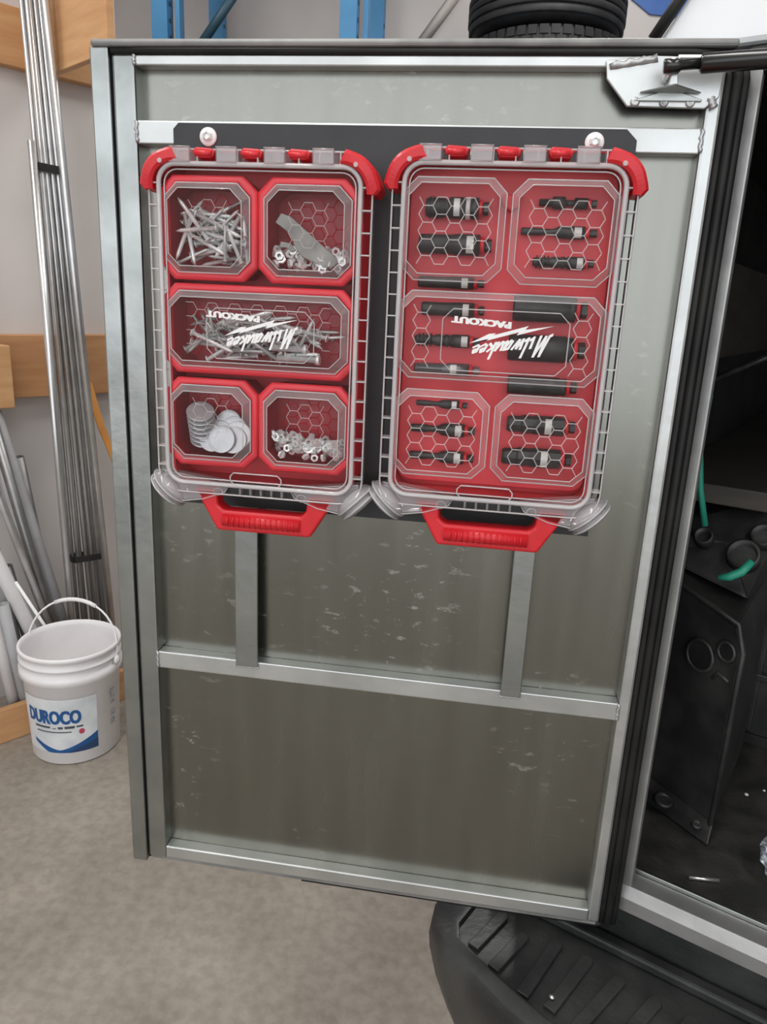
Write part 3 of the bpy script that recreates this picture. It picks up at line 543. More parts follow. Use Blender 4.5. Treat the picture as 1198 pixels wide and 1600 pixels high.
# gas strut from the gusset to the canopy opening
gs = thing('gas_strut', (0.135, -0.028, 1.632), 'black gas strut running from the door gusset to the canopy opening', 'strut')
A = Vector((0, 0, 0)); B = Vector((0.52, -0.03, 0.031)); d_ = B.normalized()
MB().lathe([(-0.006, 0.0045), (-0.005, 0.0065), (0.008, 0.0065), (0.010, 0.0045), (0.030, 0.0045)], A, d_, 12).build('end_fitting', 'strut_black', gs)
MB().lathe([(0.0, 0.0035), (0.018, 0.0035)], (0.001, 0.002, -0.001), (0, 0.9, -0.3), 10).build('ball_stud', 'steel_bright', gs)
MB().lathe([(0.026, 0.006), (0.028, 0.0085), (0.50, 0.0085), (0.505, 0.006)], A, d_, 18).build('cylinder', 'strut_black', gs)
MB().box(0.006, 0.034, -0.0035, 0.0045, 0.0062, 0.0085).build('safety_clip', 'steel_bright', gs)

# ------------------------------------------------------------------ black mounting plate with two bolts
pl = thing('mounting_plate', (-0.12, -0.003, 1.165), 'flat black steel mounting plate bolted to the door behind both cases', 'plate')
poly = [(-0.362, 1.165), (0.1166, 1.165), (0.1166, 1.5726), (0.1061, 1.5825), (-0.356, 1.5825), (-0.362, 1.5765)]
MB().prism([(x + 0.12, z - 1.165) for x, z in poly], -0.0045, -0.0015, XZ).build('plate', 'plate_black', pl, 0.0005)
for x, z in ((-0.3225, 1.5690), (0.0761, 1.5700)):
    b = MB().lathe([(0.0, 0.0095), (0.002, 0.0092), (0.0024, 0.006)], (x + 0.12, -0.0045, z - 1.165), (0, -1, 0), 24).build('bolt_washer', 'print_white', pl)
    MB().lathe([(0.002, 0.0055), (0.0062, 0.0052), (0.0072, 0.0035), (0.0045, 0.0028)], (x + 0.12, -0.0045, z - 1.165), (0, -1, 0), 6, True, False).build('bolt_head', 'zinc', pl)

# ------------------------------------------------------------------ organizer cases
W2, CH, CD = 0.1155, 0.353, 0.066     # half width, height, depth
YB = -0.006                           # back of case (world y)
COLS = ((-0.104, -0.005), (0.001, 0.100)); ROWS = ((0.232, 0.327), (0.136, 0.222), (0.034, 0.124))
WIN = [(COLS[0][0], COLS[0][1], *ROWS[0]), (COLS[1][0], COLS[1][1], *ROWS[0]), (COLS[0][0], COLS[1][1], *ROWS[1]), (COLS[0][0], COLS[0][1], *ROWS[2]), (COLS[1][0], COLS[1][1], *ROWS[2])]
def outline_tube(mb, pts, r, y, n=5): mb.tube([(x, y, z) for x, z in pts], r, n, closed=True)
def hexes(mb, x0, x1, z0, z1, s, y, r=0.0004):
    dz = s * math.sqrt(3); seen = set()
    cx0, cz0 = (x0 + x1) / 2, (z0 + z1) / 2
    for i in range(-8, 9):
        for j in range(-8, 9):
            cx = cx0 + i * 1.5 * s; cz = cz0 + j * dz + (dz / 2 if i % 2 else 0)
            P = [(cx + s * math.cos(k * PI / 3), cz + s * math.sin(k * PI / 3)) for k in range(6)]
            for k in range(6):
                a, b = P[k], P[(k + 1) % 6]; mid = (round((a[0] + b[0]) / 2, 5), round((a[1] + b[1]) / 2, 5))
                if mid in seen: continue
                if all(x0 <= p[0] <= x1 and z0 <= p[1] <= z1 for p in (a, b)):
                    seen.add(mid); d = Vector((b[0] - a[0], b[1] - a[1])).normalized() * r; nx_, nz_ = -d.y, d.x
                    mb.add([(a[0] - nx_, y, a[1] - nz_), (b[0] - nx_, y, b[1] - nz_), (b[0], y - r * 1.2, b[1]), (a[0], y - r * 1.2, a[1]), (a[0] + nx_, y, a[1] + nz_), (b[0] + nx_, y, b[1] + nz_)], [(0, 1, 2, 3), (3, 2, 5, 4)])
SCRIPT = {  # brush strokes of the slanted script word, x advance, then strokes
 'M': (0.80, [[(-0.10, 0.02), (0.02, 0.06), (0.12, 0.98)], [(0.12, 0.98), (0.22, 0.06)], [(0.22, 0.06), (0.46, 0.98)], [(0.46, 0.98), (0.52, 0.0)]]),
 'i': (0.30, [[(0.04, 0.55), (0.08, 0.02), (0.22, 0.14)]]),
 'l': (0.30, [[(0.08, 1.0), (0.06, 0.03), (0.22, 0.14)]]),
 'w': (0.62, [[(0.02, 0.55), (0.06, 0.03)], [(0.06, 0.03), (0.26, 0.50)], [(0.26, 0.50), (0.28, 0.03)], [(0.28, 0.03), (0.50, 0.52)]]),
 'a': (0.46, [[(0.34, 0.50), (0.10, 0.46), (0.02, 0.10), (0.14, 0.02), (0.32, 0.40)], [(0.34, 0.52), (0.32, 0.03), (0.44, 0.10)]]),
 'u': (0.48, [[(0.04, 0.52), (0.04, 0.10), (0.14, 0.02), (0.32, 0.40)], [(0.36, 0.52), (0.34, 0.03), (0.46, 0.10)]]),
 'k': (0.46, [[(0.06, 1.0), (0.04, 0.0)], [(0.34, 0.52), (0.08, 0.26)], [(0.12, 0.28), (0.36, 0.02)]]),
 'e': (0.42, [[(0.04, 0.26), (0.30, 0.34), (0.26, 0.52), (0.10, 0.46), (0.03, 0.14), (0.16, 0.02), (0.38, 0.14)]])}
def script_word(word, th):
    vs = []; fs = []; x = 0.0
    for ch in word:
        adv, strokes = SCRIPT[ch]
        for st in strokes:
            for a, b in zip(st[:-1], st[1:]):
                d = Vector((b[0] - a[0], b[1] - a[1])); L_ = d.length; d /= L_
                n_ = Vector((-d.y, d.x)) * th; e = d * th * 0.5; k = len(vs)
                a2 = Vector(a) - e; b2 = Vector(b) + e
                for p in (a2 + n_, a2 - n_, b2 - n_, b2 + n_): vs.append((x + p.x, p.y))
                fs.append((k, k + 1, k + 2, k + 3))
        x += adv
    return vs, fs, x
def lettering(parent, y, bx, bz, kx):
    """logo printed upside down on the lid: bolt, script word and block word; bx,bz position of the bolt's left tip"""
    sc = 0.000102 * kx
    m = lambda zx, zy: (bx + (zx - 300) * sc, bz + (415 - zy) * sc)
    bolt = [(300, 415), (480, 318), (545, 310), (520, 330), (845, 228), (815, 265), (1080, 218), (740, 320), (760, 290), (455, 385), (480, 365)]
    mb = MB()
    # triangulated by hand as three slanted strips
    for tri in ((0, 1, 9), (0, 9, 10), (1, 2, 3), (1, 3, 9), (3, 4, 8), (3, 8, 9), (4, 5, 8), (5, 6, 7), (5, 7, 8)):
        mb.add([(m(*bolt[i])[0], y, m(*bolt[i])[1]) for i in tri], [(0, 1, 2)])
    mb.build('bolt_print', 'print_white', parent, fix=False)
    vs, fs, adv = script_word('Milwaukee', 0.074)
    ux, uy = -715.0 / adv, 135.0 / adv           # reading direction runs right to left in the picture
    out = []; 
    for x, v in vs:
        t = max(0, min(1, x / adv)); hgt = 205 * (1 - 0.33 * t)
        zx = 1035 + x * ux - 0.40 * v * hgt * 0.9 + 0; zy = 300 + x * uy + v * hgt
        p = m(zx + 20, zy); out.append((p[0], y, p[1]))
    mb = MB(); 
    for i, f in enumerate(fs): mb.add([(out[k][0], y - 0.00001 * (i % 5), out[k][2]) for k in f], [(0, 1, 2, 3)])
    mb.build('script_print', 'print_white', parent, fix=False)
    vs, fs = text_mesh('PACKOUT', 1.0, 0, 0.045)
    x0 = min(v[0] for v in vs); x1 = max(v[0] for v in vs); y0 = min(v[1] for v in vs); y1 = max(v[1] for v in vs)
    out = []
    fs0 = fs; fs = []
    for sh in (-5, 0, 5):
      fs += [tuple(i + len(out) for i in f) for f in fs0]
      for x, v, _ in vs:
        t = (x - x0) / (x1 - x0); h = (v - y0) / (y1 - y0); p = m(678 + sh - 560 * t, 200 - 34 * t + 64 * h); out.append((p[0], y - 0.00004 * (sh + 5), p[1]))
    mb = MB(); mb.add(out, fs); mb.build('block_print', 'print_white', parent, fix=False)

def make_case(name, cx, cz, label, left):
    c = thing(name, (cx, YB, cz), label, 'case')
    F = -CD
    # red base tray, open to the front
    mb = MB(); o1 = rrect(-W2 + 0.0105, W2 - 0.0105, 0.010, CH - 0.008, 0.018); i1 = rrect(-W2 + 0.0135, W2 - 0.0135, 0.013, CH - 0.011, 0.015)
    mb.loft([[(x, 0.0, z) for x, z in o1], [(x, -0.044, z) for x, z in o1], [(x, -0.044, z) for x, z in i1], [(x, -0.008, z) for x, z in i1]], True, True, False)
    mb.build('base_tray', 'red_shell', c)
    # clear lid: thin sheet with a deep rim all round
    mb = MB(); ro = rrect(-W2, W2, 0.0, CH, 0.026); ri = rrect(-W2 + 0.0115, W2 - 0.0115, 0.0115, CH - 0.0135, 0.018)
    mb.add([(x, F + 0.010, z) for x, z in ri], [tuple(range(len(ri)))])
    lid = mb.build('lid', 'clear_sheet', c, fix=False)
    mb = MB(); mb.loft([[(x, -0.040, z) for x, z in ro], [(x, F + 0.010, z) for x, z in ro]], True, False, True); mb.build('lid_skirt', 'clear_skirt', lid, fix=False)
    mb = MB(); outline_tube(mb, ro, 0.0011, F + 0.009); mb.build('outer_lip', 'clear_edge_highlight', lid)
    mb = MB(); outline_tube(mb, ri, 0.0027, F + 0.007, 8); mb.build('inner_lip', 'clear_edge_highlight', lid)
    mb = MB(); outline_tube(mb, rrect(-W2 + 0.0165, W2 - 0.0165, 0.0165, CH - 0.0185, 0.014), 0.0009, F + 0.009); mb.build('inner_lip', 'clear_edge_highlight', lid)
    # ladder ribs between the lips
    rib = None
    for sg in (-1, 1):
        for k in range(15):
            z = 0.030 + k * 0.0208
            if rib is None:
                rib = MB().box(-0.005, 0.005, -0.014, 0.0, -0.0007, 0.0007).build('rib', 'clear_edge_highlight', lid); rib.location = (sg * (W2 - 0.0052), F + 0.020, z)
            else: copy(rib, lid, (sg * (W2 - 0.0052), F + 0.020, z))
    ribv = None
    for k in range(9):
        x = -0.083 + k * 0.0208
        if ribv is None:
            ribv = MB().box(-0.0007, 0.0007, -0.014, 0.0, -0.0055, 0.0055).build('rib', 'clear_edge_highlight', lid); ribv.location = (x, F + 0.020, CH - 0.0065)
        else: copy(ribv, lid, (x, F + 0.020, CH - 0.0065))
    # five raised windows
    for i, (x0, x1, z0, z1) in enumerate(WIN):
        cc = 0.013
        if left: x0 += 0.0045; x1 -= 0.0045; z0 += 0.004; z1 -= 0.0045
        lo_ = octo(x0, x1, z0, z1, cc); hi_ = octo(x0 + 0.006, x1 - 0.006, z0 + 0.006, z1 - 0.006, cc * 0.9)
        mb = MB(); mb.add([(x, F + 0.0015, z) for x, z in hi_], [tuple(range(8))]); mb.build('window_pane', 'clear_sheet', lid, fix=False)
        mb = MB(); mb.loft([[(x, F + 0.0100, z) for x, z in lo_], [(x, F + 0.0015, z) for x, z in hi_]], True, False, False); mb.build('window_bevel', 'bevel_glare', lid, fix=False)
        mb = MB(); outline_tube(mb, lo_, 0.0008, F + 0.0098); outline_tube(mb, hi_, 0.0006, F + 0.0015); mb.build('window_edge_highlight', 'clear_edge_highlight', lid)  # thin whitish tubes drawn as highlights along the window edges
        if i == 2:
            mb = MB(); outline_tube(mb, octo(x0 + 0.046, x1 - 0.034, z0 + 0.010, z1 - 0.016, 0.010), 0.0006, F + 0.0012); mb.build('window_edge_highlight', 'clear_edge_highlight', lid)
        mb = MB(); s_ = 0.0088 if not left else 0.0082
        if left: hexes(mb, x0 + 0.018, x1 - 0.016, z0 + 0.022, z1 - 0.010, s_, -0.0165 if False else F + 0.0085, 0.0004)
        elif i != 2: hexes(mb, x0 + 0.014, x1 - 0.010, z0 + 0.010, z1 - 0.014, s_, F + 0.0012, 0.0005)
        else:
            hexes(mb, x0 + 0.010, x0 + 0.040, z0 + 0.008, z1 - 0.010, s_, F + 0.0012, 0.0005); hexes(mb, x1 - 0.036, x1 - 0.008, z0 + 0.008, z1 - 0.012, s_, F + 0.0012, 0.0005)
        if mb.v: mb.build('hex_ridges', 'clear_ridge', lid, fix=False)
    # clear tab at the lower edge of the lid
    mb = MB(); outline_tube(mb, octo(-0.032, 0.026, 0.013, 0.026, 0.004), 0.0009, F + 0.0075); mb.build('latch_outline', 'clear_edge_highlight', lid)
    lettering(lid, F + 0.0008, *((-0.0349, 0.1735, 1.0) if left else (-0.0300, 0.1735, 1.02)))
    # hinge row along the top
    hx = (-0.080, -0.0555, -0.0315, -0.0065, 0.0175, 0.0415, 0.0665)
    for k, x in enumerate(hx):
        red = (k % 2 == 1)
        if red:
            mb = MB(); prof = [(-0.0085, CH + 0.002), (0.0085, CH + 0.001), (0.0120, CH - 0.002), (0.0085, CH - 0.008), (-0.0085, CH - 0.008), (-0.0120, CH - 0.002)]
            mb.prism([(x + u, v) for u, v in prof], F + 0.006, F + 0.028, XZ); mb.build('hinge_knuckle', 'red_plastic', c, 0.0015)
            MB().tube([(x - 0.0085, F + 0.0065, CH - 0.004), (x + 0.0085, F + 0.0065, CH - 0.004)], 0.003, 8).build('hinge_knuckle', 'red_plastic', c)
        else:
            mb = MB(); mb.box(x - 0.0105, x + 0.0105, F + 0.004, F + 0.030, CH - 0.012, CH + 0.002); mb.build('hinge_knuckle', 'clear_thick', c, 0.001)
            mb = MB(); outline_tube(mb, [(x - 0.0105, CH - 0.012), (x + 0.0105, CH - 0.012), (x + 0.0105, CH + 0.002), (x - 0.0105, CH + 0.002)], 0.0005, F + 0.0036); mb.build('hinge_edge', 'clear_edge_highlight', c)
    # red corner clasps, clear corner feet
    for sg in (-1, 1):
        rings = []; m_ = 12
        for k in range(m_ + 1):
            t = k / m_; a = math.radians(-4 + 98 * t)
            cxx, czz = sg * (W2 - 0.030), CH - 0.036
            rin = 0.0245; rout = 0.0355 + 0.0025 * math.sin(PI * t) ** 0.6 - (0.004 if k in (0, m_) else 0)
            if t > 0.78: rout += 0.003 * (t - 0.78) / 0.22 - (0.005 if k == m_ else 0)
            if t < 0.22: rout += 0.003 * (0.22 - t) / 0.22
            ca, sa = math.cos(a), math.sin(a); yf = F + 0.004 - 0.004 * math.sin(PI * t); yb = F + 0.040
            rings.append([(cxx + sg * r_ * ca, y_, czz + r_ * sa) for r_, y_ in ((rin, yf + 0.002), (rin + 0.003, yf), (rout - 0.003, yf), (rout, yf + 0.003), (rout, yb), (rin, yb))])
        mb = MB(); mb.loft(rings, True, True, False); cl = mb.build('corner_clasp', 'red_plastic', c, 0.0008)
        MB().lathe([(0, 0.0028), (0.002, 0.0022)], (sg * (W2 - 0.016), F + 0.002, CH - 0.012), (0, -1, 0), 10).build('clasp_pin', 'clear_edge_highlight', cl)
        # foot: stacked oval rims on the diagonal corner
        ax = Vector((sg * 0.70, 0, -0.72)); cen = Vector((sg * (W2 - 0.010), F + 0.022, 0.003))
        tang = Vector((sg * 0.72, 0, 0.70))
        rings = []
        for t, rl, ry in ((-0.010, 0.014, 0.012), (-0.004, 0.022, 0.020), (0.0, 0.0245, 0.022), (0.004, 0.0245, 0.022), (0.0045, 0.022, 0.020), (0.0065, 0.022, 0.020), (0.007, 0.0235, 0.021), (0.0105, 0.0225, 0.020), (0.013, 0.017, 0.014)):
            rings.append([tuple(cen + ax * t + tang * rl * math.cos(k * PI / 10) + Vector((0, ry * math.sin(k * PI / 10), 0))) for k in range(20)])
        mb = MB(); mb.loft(rings, True, True, True); ft = mb.build('corner_foot', 'clear_thick', c)
        for t, rl, ry in ((0.002, 0.0248, 0.0222), (0.0088, 0.0236, 0.021)):
            mb = MB(); mb.tube([tuple(cen + ax * t + tang * rl * math.cos(k * PI / 12) + Vector((0, ry * math.sin(k * PI / 12), 0))) for k in range(24)], 0.0011, 6, closed=True); mb.build('foot_rim', 'clear_edge_highlight', ft)
        # clear wing from the foot to the handle root
        poly = [(sg * (W2 - 0.004), 0.022), (sg * (W2 - 0.002), 0.006), (sg * (W2 - 0.026), -0.012), (sg * 0.066, -0.008), (sg * 0.040, 0.002), (sg * 0.034, 0.012)]
        mb = MB(); mb.prism(poly, F + 0.012, F + 0.030, XZ); mb.build('corner_wing', 'clear_thick', c, 0.002)
        mb = MB(); outline_tube(mb, poly, 0.0007, F + 0.0115); mb.build('wing_edge', 'clear_edge_highlight', c)
        mb = MB(); mb.tube([(sg * 0.048 + 0.005 * math.cos(k * PI / 8), F + 0.0115, 0.002 + 0.004 * math.sin(k * PI / 8)) for k in range(16)], 0.0007, 5, closed=True); mb.build('wing_hole', 'clear_edge_highlight', c)
    # dark latch recess with small teeth, red handle below
    MB().box(-0.045, 0.045, F + 0.020, -0.02, -0.003, 0.012).build('latch_recess', 'plate_black', c)
    for k in range(5): MB().box(-0.024 + 0.012 * k, -0.0215 + 0.012 * k, F + 0.013, F + 0.02, -0.002, 0.010).build('latch_tooth', 'clear_thick', c)
    ho = [(-0.078, 0.004), (-0.072, -0.004), (-0.050, -0.0435), (0.058, -0.0435), (0.082, -0.004), (0.086, 0.004), (0.055, 0.004), (0.053, -0.014), (0.047, -0.0195), (-0.042, -0.0195), (-0.049, -0.014), (-0.050, 0.004)]
    mb = MB(); mb.prism(ho, F + 0.012, F + 0.034, XZ); hd_ = mb.build('handle', 'red_plastic', c, 0.003, 3)
    MB().tube([(-0.043, F + 0.014, -0.0305), (0.047, F + 0.014, -0.0305)], 0.0075, 12).build('handle_grip', 'red_plastic', hd_)
    g0 = None
    for k in range(13):
        x = -0.036 + k * 0.0063
        if g0 is None: g0 = MB().tube([(0, 0, -0.007), (0, -0.0055, -0.003), (0, -0.0065, 0.001), (0, -0.004, 0.0055)], 0.0011, 6).build('grip_rib', 'red_plastic', hd_); g0.location = (x, F + 0.0125, -0.0305)
        else: copy(g0, hd_, (x, F + 0.0125, -0.0305))
    return c
CL = (-0.2500, 1.194); CR = (0.0005, 1.200)
make_case('organizer_case', CL[0], CL[1], 'red case with clear lid holding five bins of nails and discs, left of two', True)
make_case('organizer_case', CR[0], CR[1], 'red case with clear lid holding black drill adapters, right of two', False)

# ------------------------------------------------------------------ left case: five bins and their contents
BN = ('upper left', 'upper right', 'wide middle', 'lower left', 'lower right')
BC = ('nails', 'a flat steel key and small nuts', 'mixed nails and pins', 'round steel discs', 'small shiny nuts')
for i, (x0, x1, z0, z1) in enumerate(WIN):
    x0 -= 0.0026; x1 += 0.0026; z0 -= 0.0035; z1 += 0.003
    b = thing('bin', (CL[0] + (x0 + x1) / 2, YB, CL[1] + z0), '%s red bin in the left case, holding %s' % (BN[i], BC[i]), 'bin', 'red bins in the left case')
    ox, oz = (x0 + x1) / 2, z0
    def R(p, y): return [(x - ox, y, z - oz) for x, z in p]
    o_a = octo(x0 + 0.003, x1 - 0.003, z0 + 0.003, z1 - 0.003, 0.013); o_b = octo(x0, x1, z0, z1, 0.0145); i_b = octo(x0 + 0.0078, x1 - 0.0078, z0 + 0.0078, z1 - 0.0078, 0.0125); i_a = octo(x0 + 0.010, x1 - 0.010, z0 + 0.010, z1 - 0.010, 0.0115)
    mb = MB(); mb.loft([R(o_a, -0.0085), R(octo(x0 + 0.001, x1 - 0.001, z0 + 0.001, z1 - 0.001, 0.0142), -0.045), R(octo(x0 + 0.0080, x1 - 0.0080, z0 + 0.0080, z1 - 0.0080, 0.0125), -0.045), R(i_a, -0.0125)], True, True, False)
    mb.build('tub', 'red_bin_shaded', b)
    mb = MB(); mb.loft([R(i_b, -0.044), R(o_b, -0.044), R(o_b, -0.0525), R(octo(x0 + 0.0018, x1 - 0.0018, z0 + 0.0018, z1 - 0.0018, 0.0140), -0.0545), R(octo(x0 + 0.0055, x1 - 0.0055, z0 + 0.0055, z1 - 0.0055, 0.0132), -0.0548), R(i_b, -0.0525), R(i_b, -0.044)], True, False, True)
    mb.build('rim', 'red_rim_lit', b)
    mb = MB(); hexes(mb, x0 + 0.014 - ox, x1 - 0.014 - ox, z0 + 0.014 - oz, z1 - 0.014 - oz, 0.0082, -0.0128, 0.0006); mb.build('hex_ridges', 'red_plastic', b, fix=False)
def nail_mesh(L_, r_, head):
    mb = MB(); mb.lathe([(0, head), (0.001, head), (0.0012, r_), (L_ * 0.88, r_), (L_, 0.0003)], (0, 0, 0), (1, 0, 0), 7); return mb
NM = [nail_mesh(0.046, 0.0021, 0.0042), nail_mesh(0.038, 0.0018, 0.0038), nail_mesh(0.054, 0.0022, 0.0046), nail_mesh(0.032, 0.0017, 0.0036)]
def scatter(meshes, nm, matn, count, x0, x1, z0, z1, label, cat, group, slope=0.0, yr=(-0.048, -0.018), flat=1.0):
    base = {}
    for k in range(count):
        i = k % len(meshes); L_ = max(v[0] for v in meshes[i].v)
        for _ in range(200):
            a = rnd.uniform(0, 2 * PI); 
            if rnd.random() < flat: a = rnd.choice((0, PI)) + rnd.gauss(0, 0.65)
            px = rnd.uniform(x0, x1); t = (px - x0) / (x1 - x0); zt = z0 + (z1 - z0) * (1 - slope * t)
            pz = rnd.uniform(z0, zt); yy = rnd.uniform(*yr); tilt = rnd.gauss(0, 0.12)
            ex = px + L_ * math.cos(a); ez = pz + L_ * math.sin(a); ey = yy + L_ * math.sin(tilt)
            if x0 <= ex <= x1 and z0 <= ez <= zt + 0.012 and yr[0] <= ey <= yr[1]: break
        if i not in base:
            o = meshes[i].build(nm, matn if isinstance(matn, str) else matn[i % len(matn)]); base[i] = o
        else: o = copy(base[i])
        d = Vector((ex - px, ey - yy, ez - pz)); o.rotation_euler = d.to_track_quat('X', 'Z').to_euler(); o.location = (CL[0] + px, YB + yy, CL[1] + pz)
        tag(o, label, cat, group)
x0, x1, z0, z1 = WIN[0]
scatter(NM, 'nail', ['zinc', 'zinc_dull'], 44, x0 + 0.010, x1 - 0.011, z0 + 0.010, z0 + 0.070, 'galvanised nail in the upper left bin of the left case', 'nail', 'nails in the upper left bin', 0.1, flat=0.45)
x0, x1, z0, z1 = WIN[2]
scatter(NM, 'nail', ['zinc_dull', 'zinc', 'zinc'], 66, x0 + 0.011, x1 - 0.012, z0 + 0.010, z0 + 0.058, 'galvanised nail or pin in the wide middle bin of the left case', 'nail', 'nails in the wide middle bin', 0.25, flat=0.7)
# two thicker pins lying at the bottom of the wide bin
for px, pz, L_ in ((0.018, 0.0165, 0.046), (0.012, 0.027, 0.038)):
    mb = MB(); mb.lathe([(0, 0.0032), (L_ - 0.004, 0.0032), (L_ - 0.004, 0.0052), (L_, 0.0052)], (0, 0, 0), (1, 0, 0), 10)
    o = mb.build('clevis_pin', 'zinc'); o.location = (CL[0] + px, YB - 0.047, CL[1] + z0 + pz); tag(o, 'thick headed pin lying at the bottom of the wide middle bin' if pz < 0.02 else 'thick headed pin lying above another pin in the wide middle bin', 'pin')
# flat key and nuts, upper right bin
x0, x1, z0, z1 = WIN[1]
def nut_mesh(r_, h_):
    mb = MB(); P = lambda r, y: [(r * math.cos(k * PI / 3), y, r * math.sin(k * PI / 3)) for k in range(6)]
    mb.loft([P(r_ * .5, 0), P(r_, 0), P(r_, -h_), P(r_ * .5, -h_), P(r_ * .5, 0)], True, False, False); return mb
def pile(mesh, nm, matn, count, x0, x1, z0, hfun, label, cat, group, yr=(-0.046, -0.016)):
    b0 = None
    for k in range(count):
        px = rnd.uniform(x0, x1); t = (px - x0) / (x1 - x0); pz = z0 + rnd.random() ** 0.9 * hfun(t); yy = rnd.uniform(*yr) if k > count * 0.45 else rnd.uniform(yr[0], yr[0] + 0.008)
        if b0 is None: b0 = mesh.build(nm, matn); o = b0
        else: o = copy(b0)
        o.location = (CL[0] + px, YB + yy, CL[1] + pz); o.rotation_euler = (rnd.uniform(-.9, .9), rnd.uniform(0, PI), rnd.uniform(-.9, .9)); tag(o, label, cat, group)
pile(nut_mesh(0.0046, 0.003), 'nut', 'zinc', 60, x0 + 0.013, x1 - 0.014, z0 + 0.012, lambda t: 0.020, 'small hex nut below the steel key in the upper right bin', 'nut', 'nuts in the upper right bin')
key = thing('steel_key', (CL[0] + x0 + 0.03, YB - 0.046, CL[1] + z0 + 0.02), 'flat grey steel key leaning diagonally in the upper right bin', 'tool')
blade = [(-0.016, 0.036), (-0.010, 0.045), (0.000, 0.042), (0.048, 0.004), (0.050, -0.001), (0.044, -0.006), (0.036, -0.006), (0.012, 0.004), (0.004, 0.014), (0.002, 0.020), (-0.004, 0.028)]
mb = MB(); mb.prism(blade, -0.003, 0.0, XZ); mb.build('blade', 'key_steel', key, 0.0008)
mb = MB(); mb.prism([(-0.012, 0.012), (-0.010, 0.018), (0.0, 0.0165), (0.006, 0.010), (0.002, 0.008), (-0.004, 0.012)], -0.003, 0.0, XZ); mb.build('hook', 'key_steel', key, 0.0006)
# washers
x0, x1, z0, z1 = WIN[3]
mb = MB(); mb.lathe([(0, 0.0005), (0, 0.0150), (0.0006, 0.0155), (0.0012, 0.0150), (0.0014, 0.0130), (0.0011, 0.0128), (0.0011, 0.0005)], (0, 0, 0), (0, -1, 0), 28, True, False); wm = mb.build('steel_disc', 'washer_steel')
first = True
WS = [(0.030, 0.030 + 0.0052 * k - 0.008, -0.030 - 0.0015 * k, -0.95, 0.10 + 0.02 * k) for k in range(7)] + [(0.058, 0.040, -0.026, -0.25, -0.1), (0.066, 0.034, -0.031, -0.28, 0.15), (0.052, 0.028, -0.035, -0.32, 0.0), (0.068, 0.024, -0.039, -0.3, 0.1), (0.056, 0.0245, -0.043, -0.28, -0.1), (0.072, 0.029, -0.035, -0.2, 0.25), (0.044, 0.0245, -0.040, -0.3, -0.1)]
for k, (a, b, y_, rx, ry) in enumerate(WS):
    o = wm if k == 0 else copy(wm)
    o.location = (CL[0] + x0 + a + 0.001, YB + y_, CL[1] + z0 + b + 0.001); o.rotation_euler = (rx, ry, 0)
    if k < 7: tag(o, 'round steel disc in the leaning stack at the left of the lower left bin', 'disc', 'stacked steel discs')
    else: tag(o, 'round steel disc lying loose at the right of the lower left bin', 'disc', 'loose steel discs')
x0, x1, z0, z1 = WIN[4]
pile(nut_mesh(0.0044, 0.003), 'nut', 'zinc', 90, x0 + 0.013, x1 - 0.014, z0 + 0.012, lambda t: 0.026 - 0.010 * t, 'small shiny hex nut in the lower right bin of the left case', 'nut', 'nuts in the lower right bin')

# ------------------------------------------------------------------ right case: red insert and black adapters
IN = thing('foam_insert', (CR[0], YB - 0.008, CR[1] + 0.02), 'red insert sheet carrying the black adapters in the right case', 'insert')
mb = MB(); pr = rrect(-W2 + 0.014, W2 - 0.014, 0.0, CH - 0.033, 0.014); mb.prism([(x, z) for x, z in pr], -0.014, 0.0, XZ); mb.build('sheet', 'red_shell', IN, 0.001)
mb = MB(); mb.prism([(-0.012, 0.296), (0.010, 0.296), (0.006, 0.284), (0.0, 0.280), (-0.007, 0.284)], -0.030, -0.014, XZ); mb.build('finger_tab', 'red_shell', IN, 0.002)
IT = [('L1', -0.0842, -0.0219, 0.3024, 0.0104, 'a', 'knurled black adapter with a silver ring, topmost of the left column in the right case'),
 ('L2', -0.0892, -0.0165, 0.2680, 0.0104, 'b', 'stubby black adapter with two white dots, second of the left column'),
 ('L3', -0.0881, -0.0209, 0.2313, 0.0062, 'b', 'black adapter half hidden under a lid edge, third of the left column'),
 ('L4', -0.0833, -0.0186, 0.2048, 0.0075, 'b', 'black adapter with a pale band above the logo print, fourth of the left column'),
 ('L5', -0.0888, -0.0208, 0.1732, 0.0068, 'c', 'ringed black adapter beside the logo print, fifth of the left column'),
 ('L6', -0.0877, -0.0192, 0.1439, 0.0066, 'g', 'silver grey slotted adapter, sixth of the left column'),
 ('L7', -0.0834, -0.0286, 0.1068, 0.0050, 'd', 'slim black adapter at the top of the lower left window'),
 ('L8', -0.0883, -0.0187, 0.0796, 0.0073, 'd', 'black stepped adapter in the middle of the lower left window'),
 ('L9', -0.0880, -0.0178, 0.0497, 0.0072, 'd', 'black stepped adapter at the bottom of the lower left window'),
 ('R1', 0.0266, 0.0819, 0.3101, 0.0060, 'e', 'slim hex bit adapter, topmost of the right column in the right case'),
 ('R2', 0.0112, 0.0851, 0.2831, 0.0062, 'd', 'long slim black adapter, second of the right column'),
 ('R3', 0.0253, 0.0854, 0.2548, 0.0062, 'c', 'short black adapter, third of the right column'),
 ('R4', 0.0103, 0.0834, 0.2099, 0.0134, 's', 'thick smooth black socket right above the logo print'),
 ('R5', 0.0087, 0.0854, 0.1704, 0.0134, 's', 'thick smooth black socket behind the logo script'),
 ('R6', 0.0113, 0.0821, 0.1321, 0.0096, 's', 'black socket below the logo, half under the lid edge'),
 ('R7', 0.0142, 0.0849, 0.0913, 0.0102, 'h', 'faceted black adapter at the top of the lower right window'),
 ('R8', 0.0118, 0.0848, 0.0563, 0.0105, 'h', 'faceted black adapter at the bottom of the lower right window')]
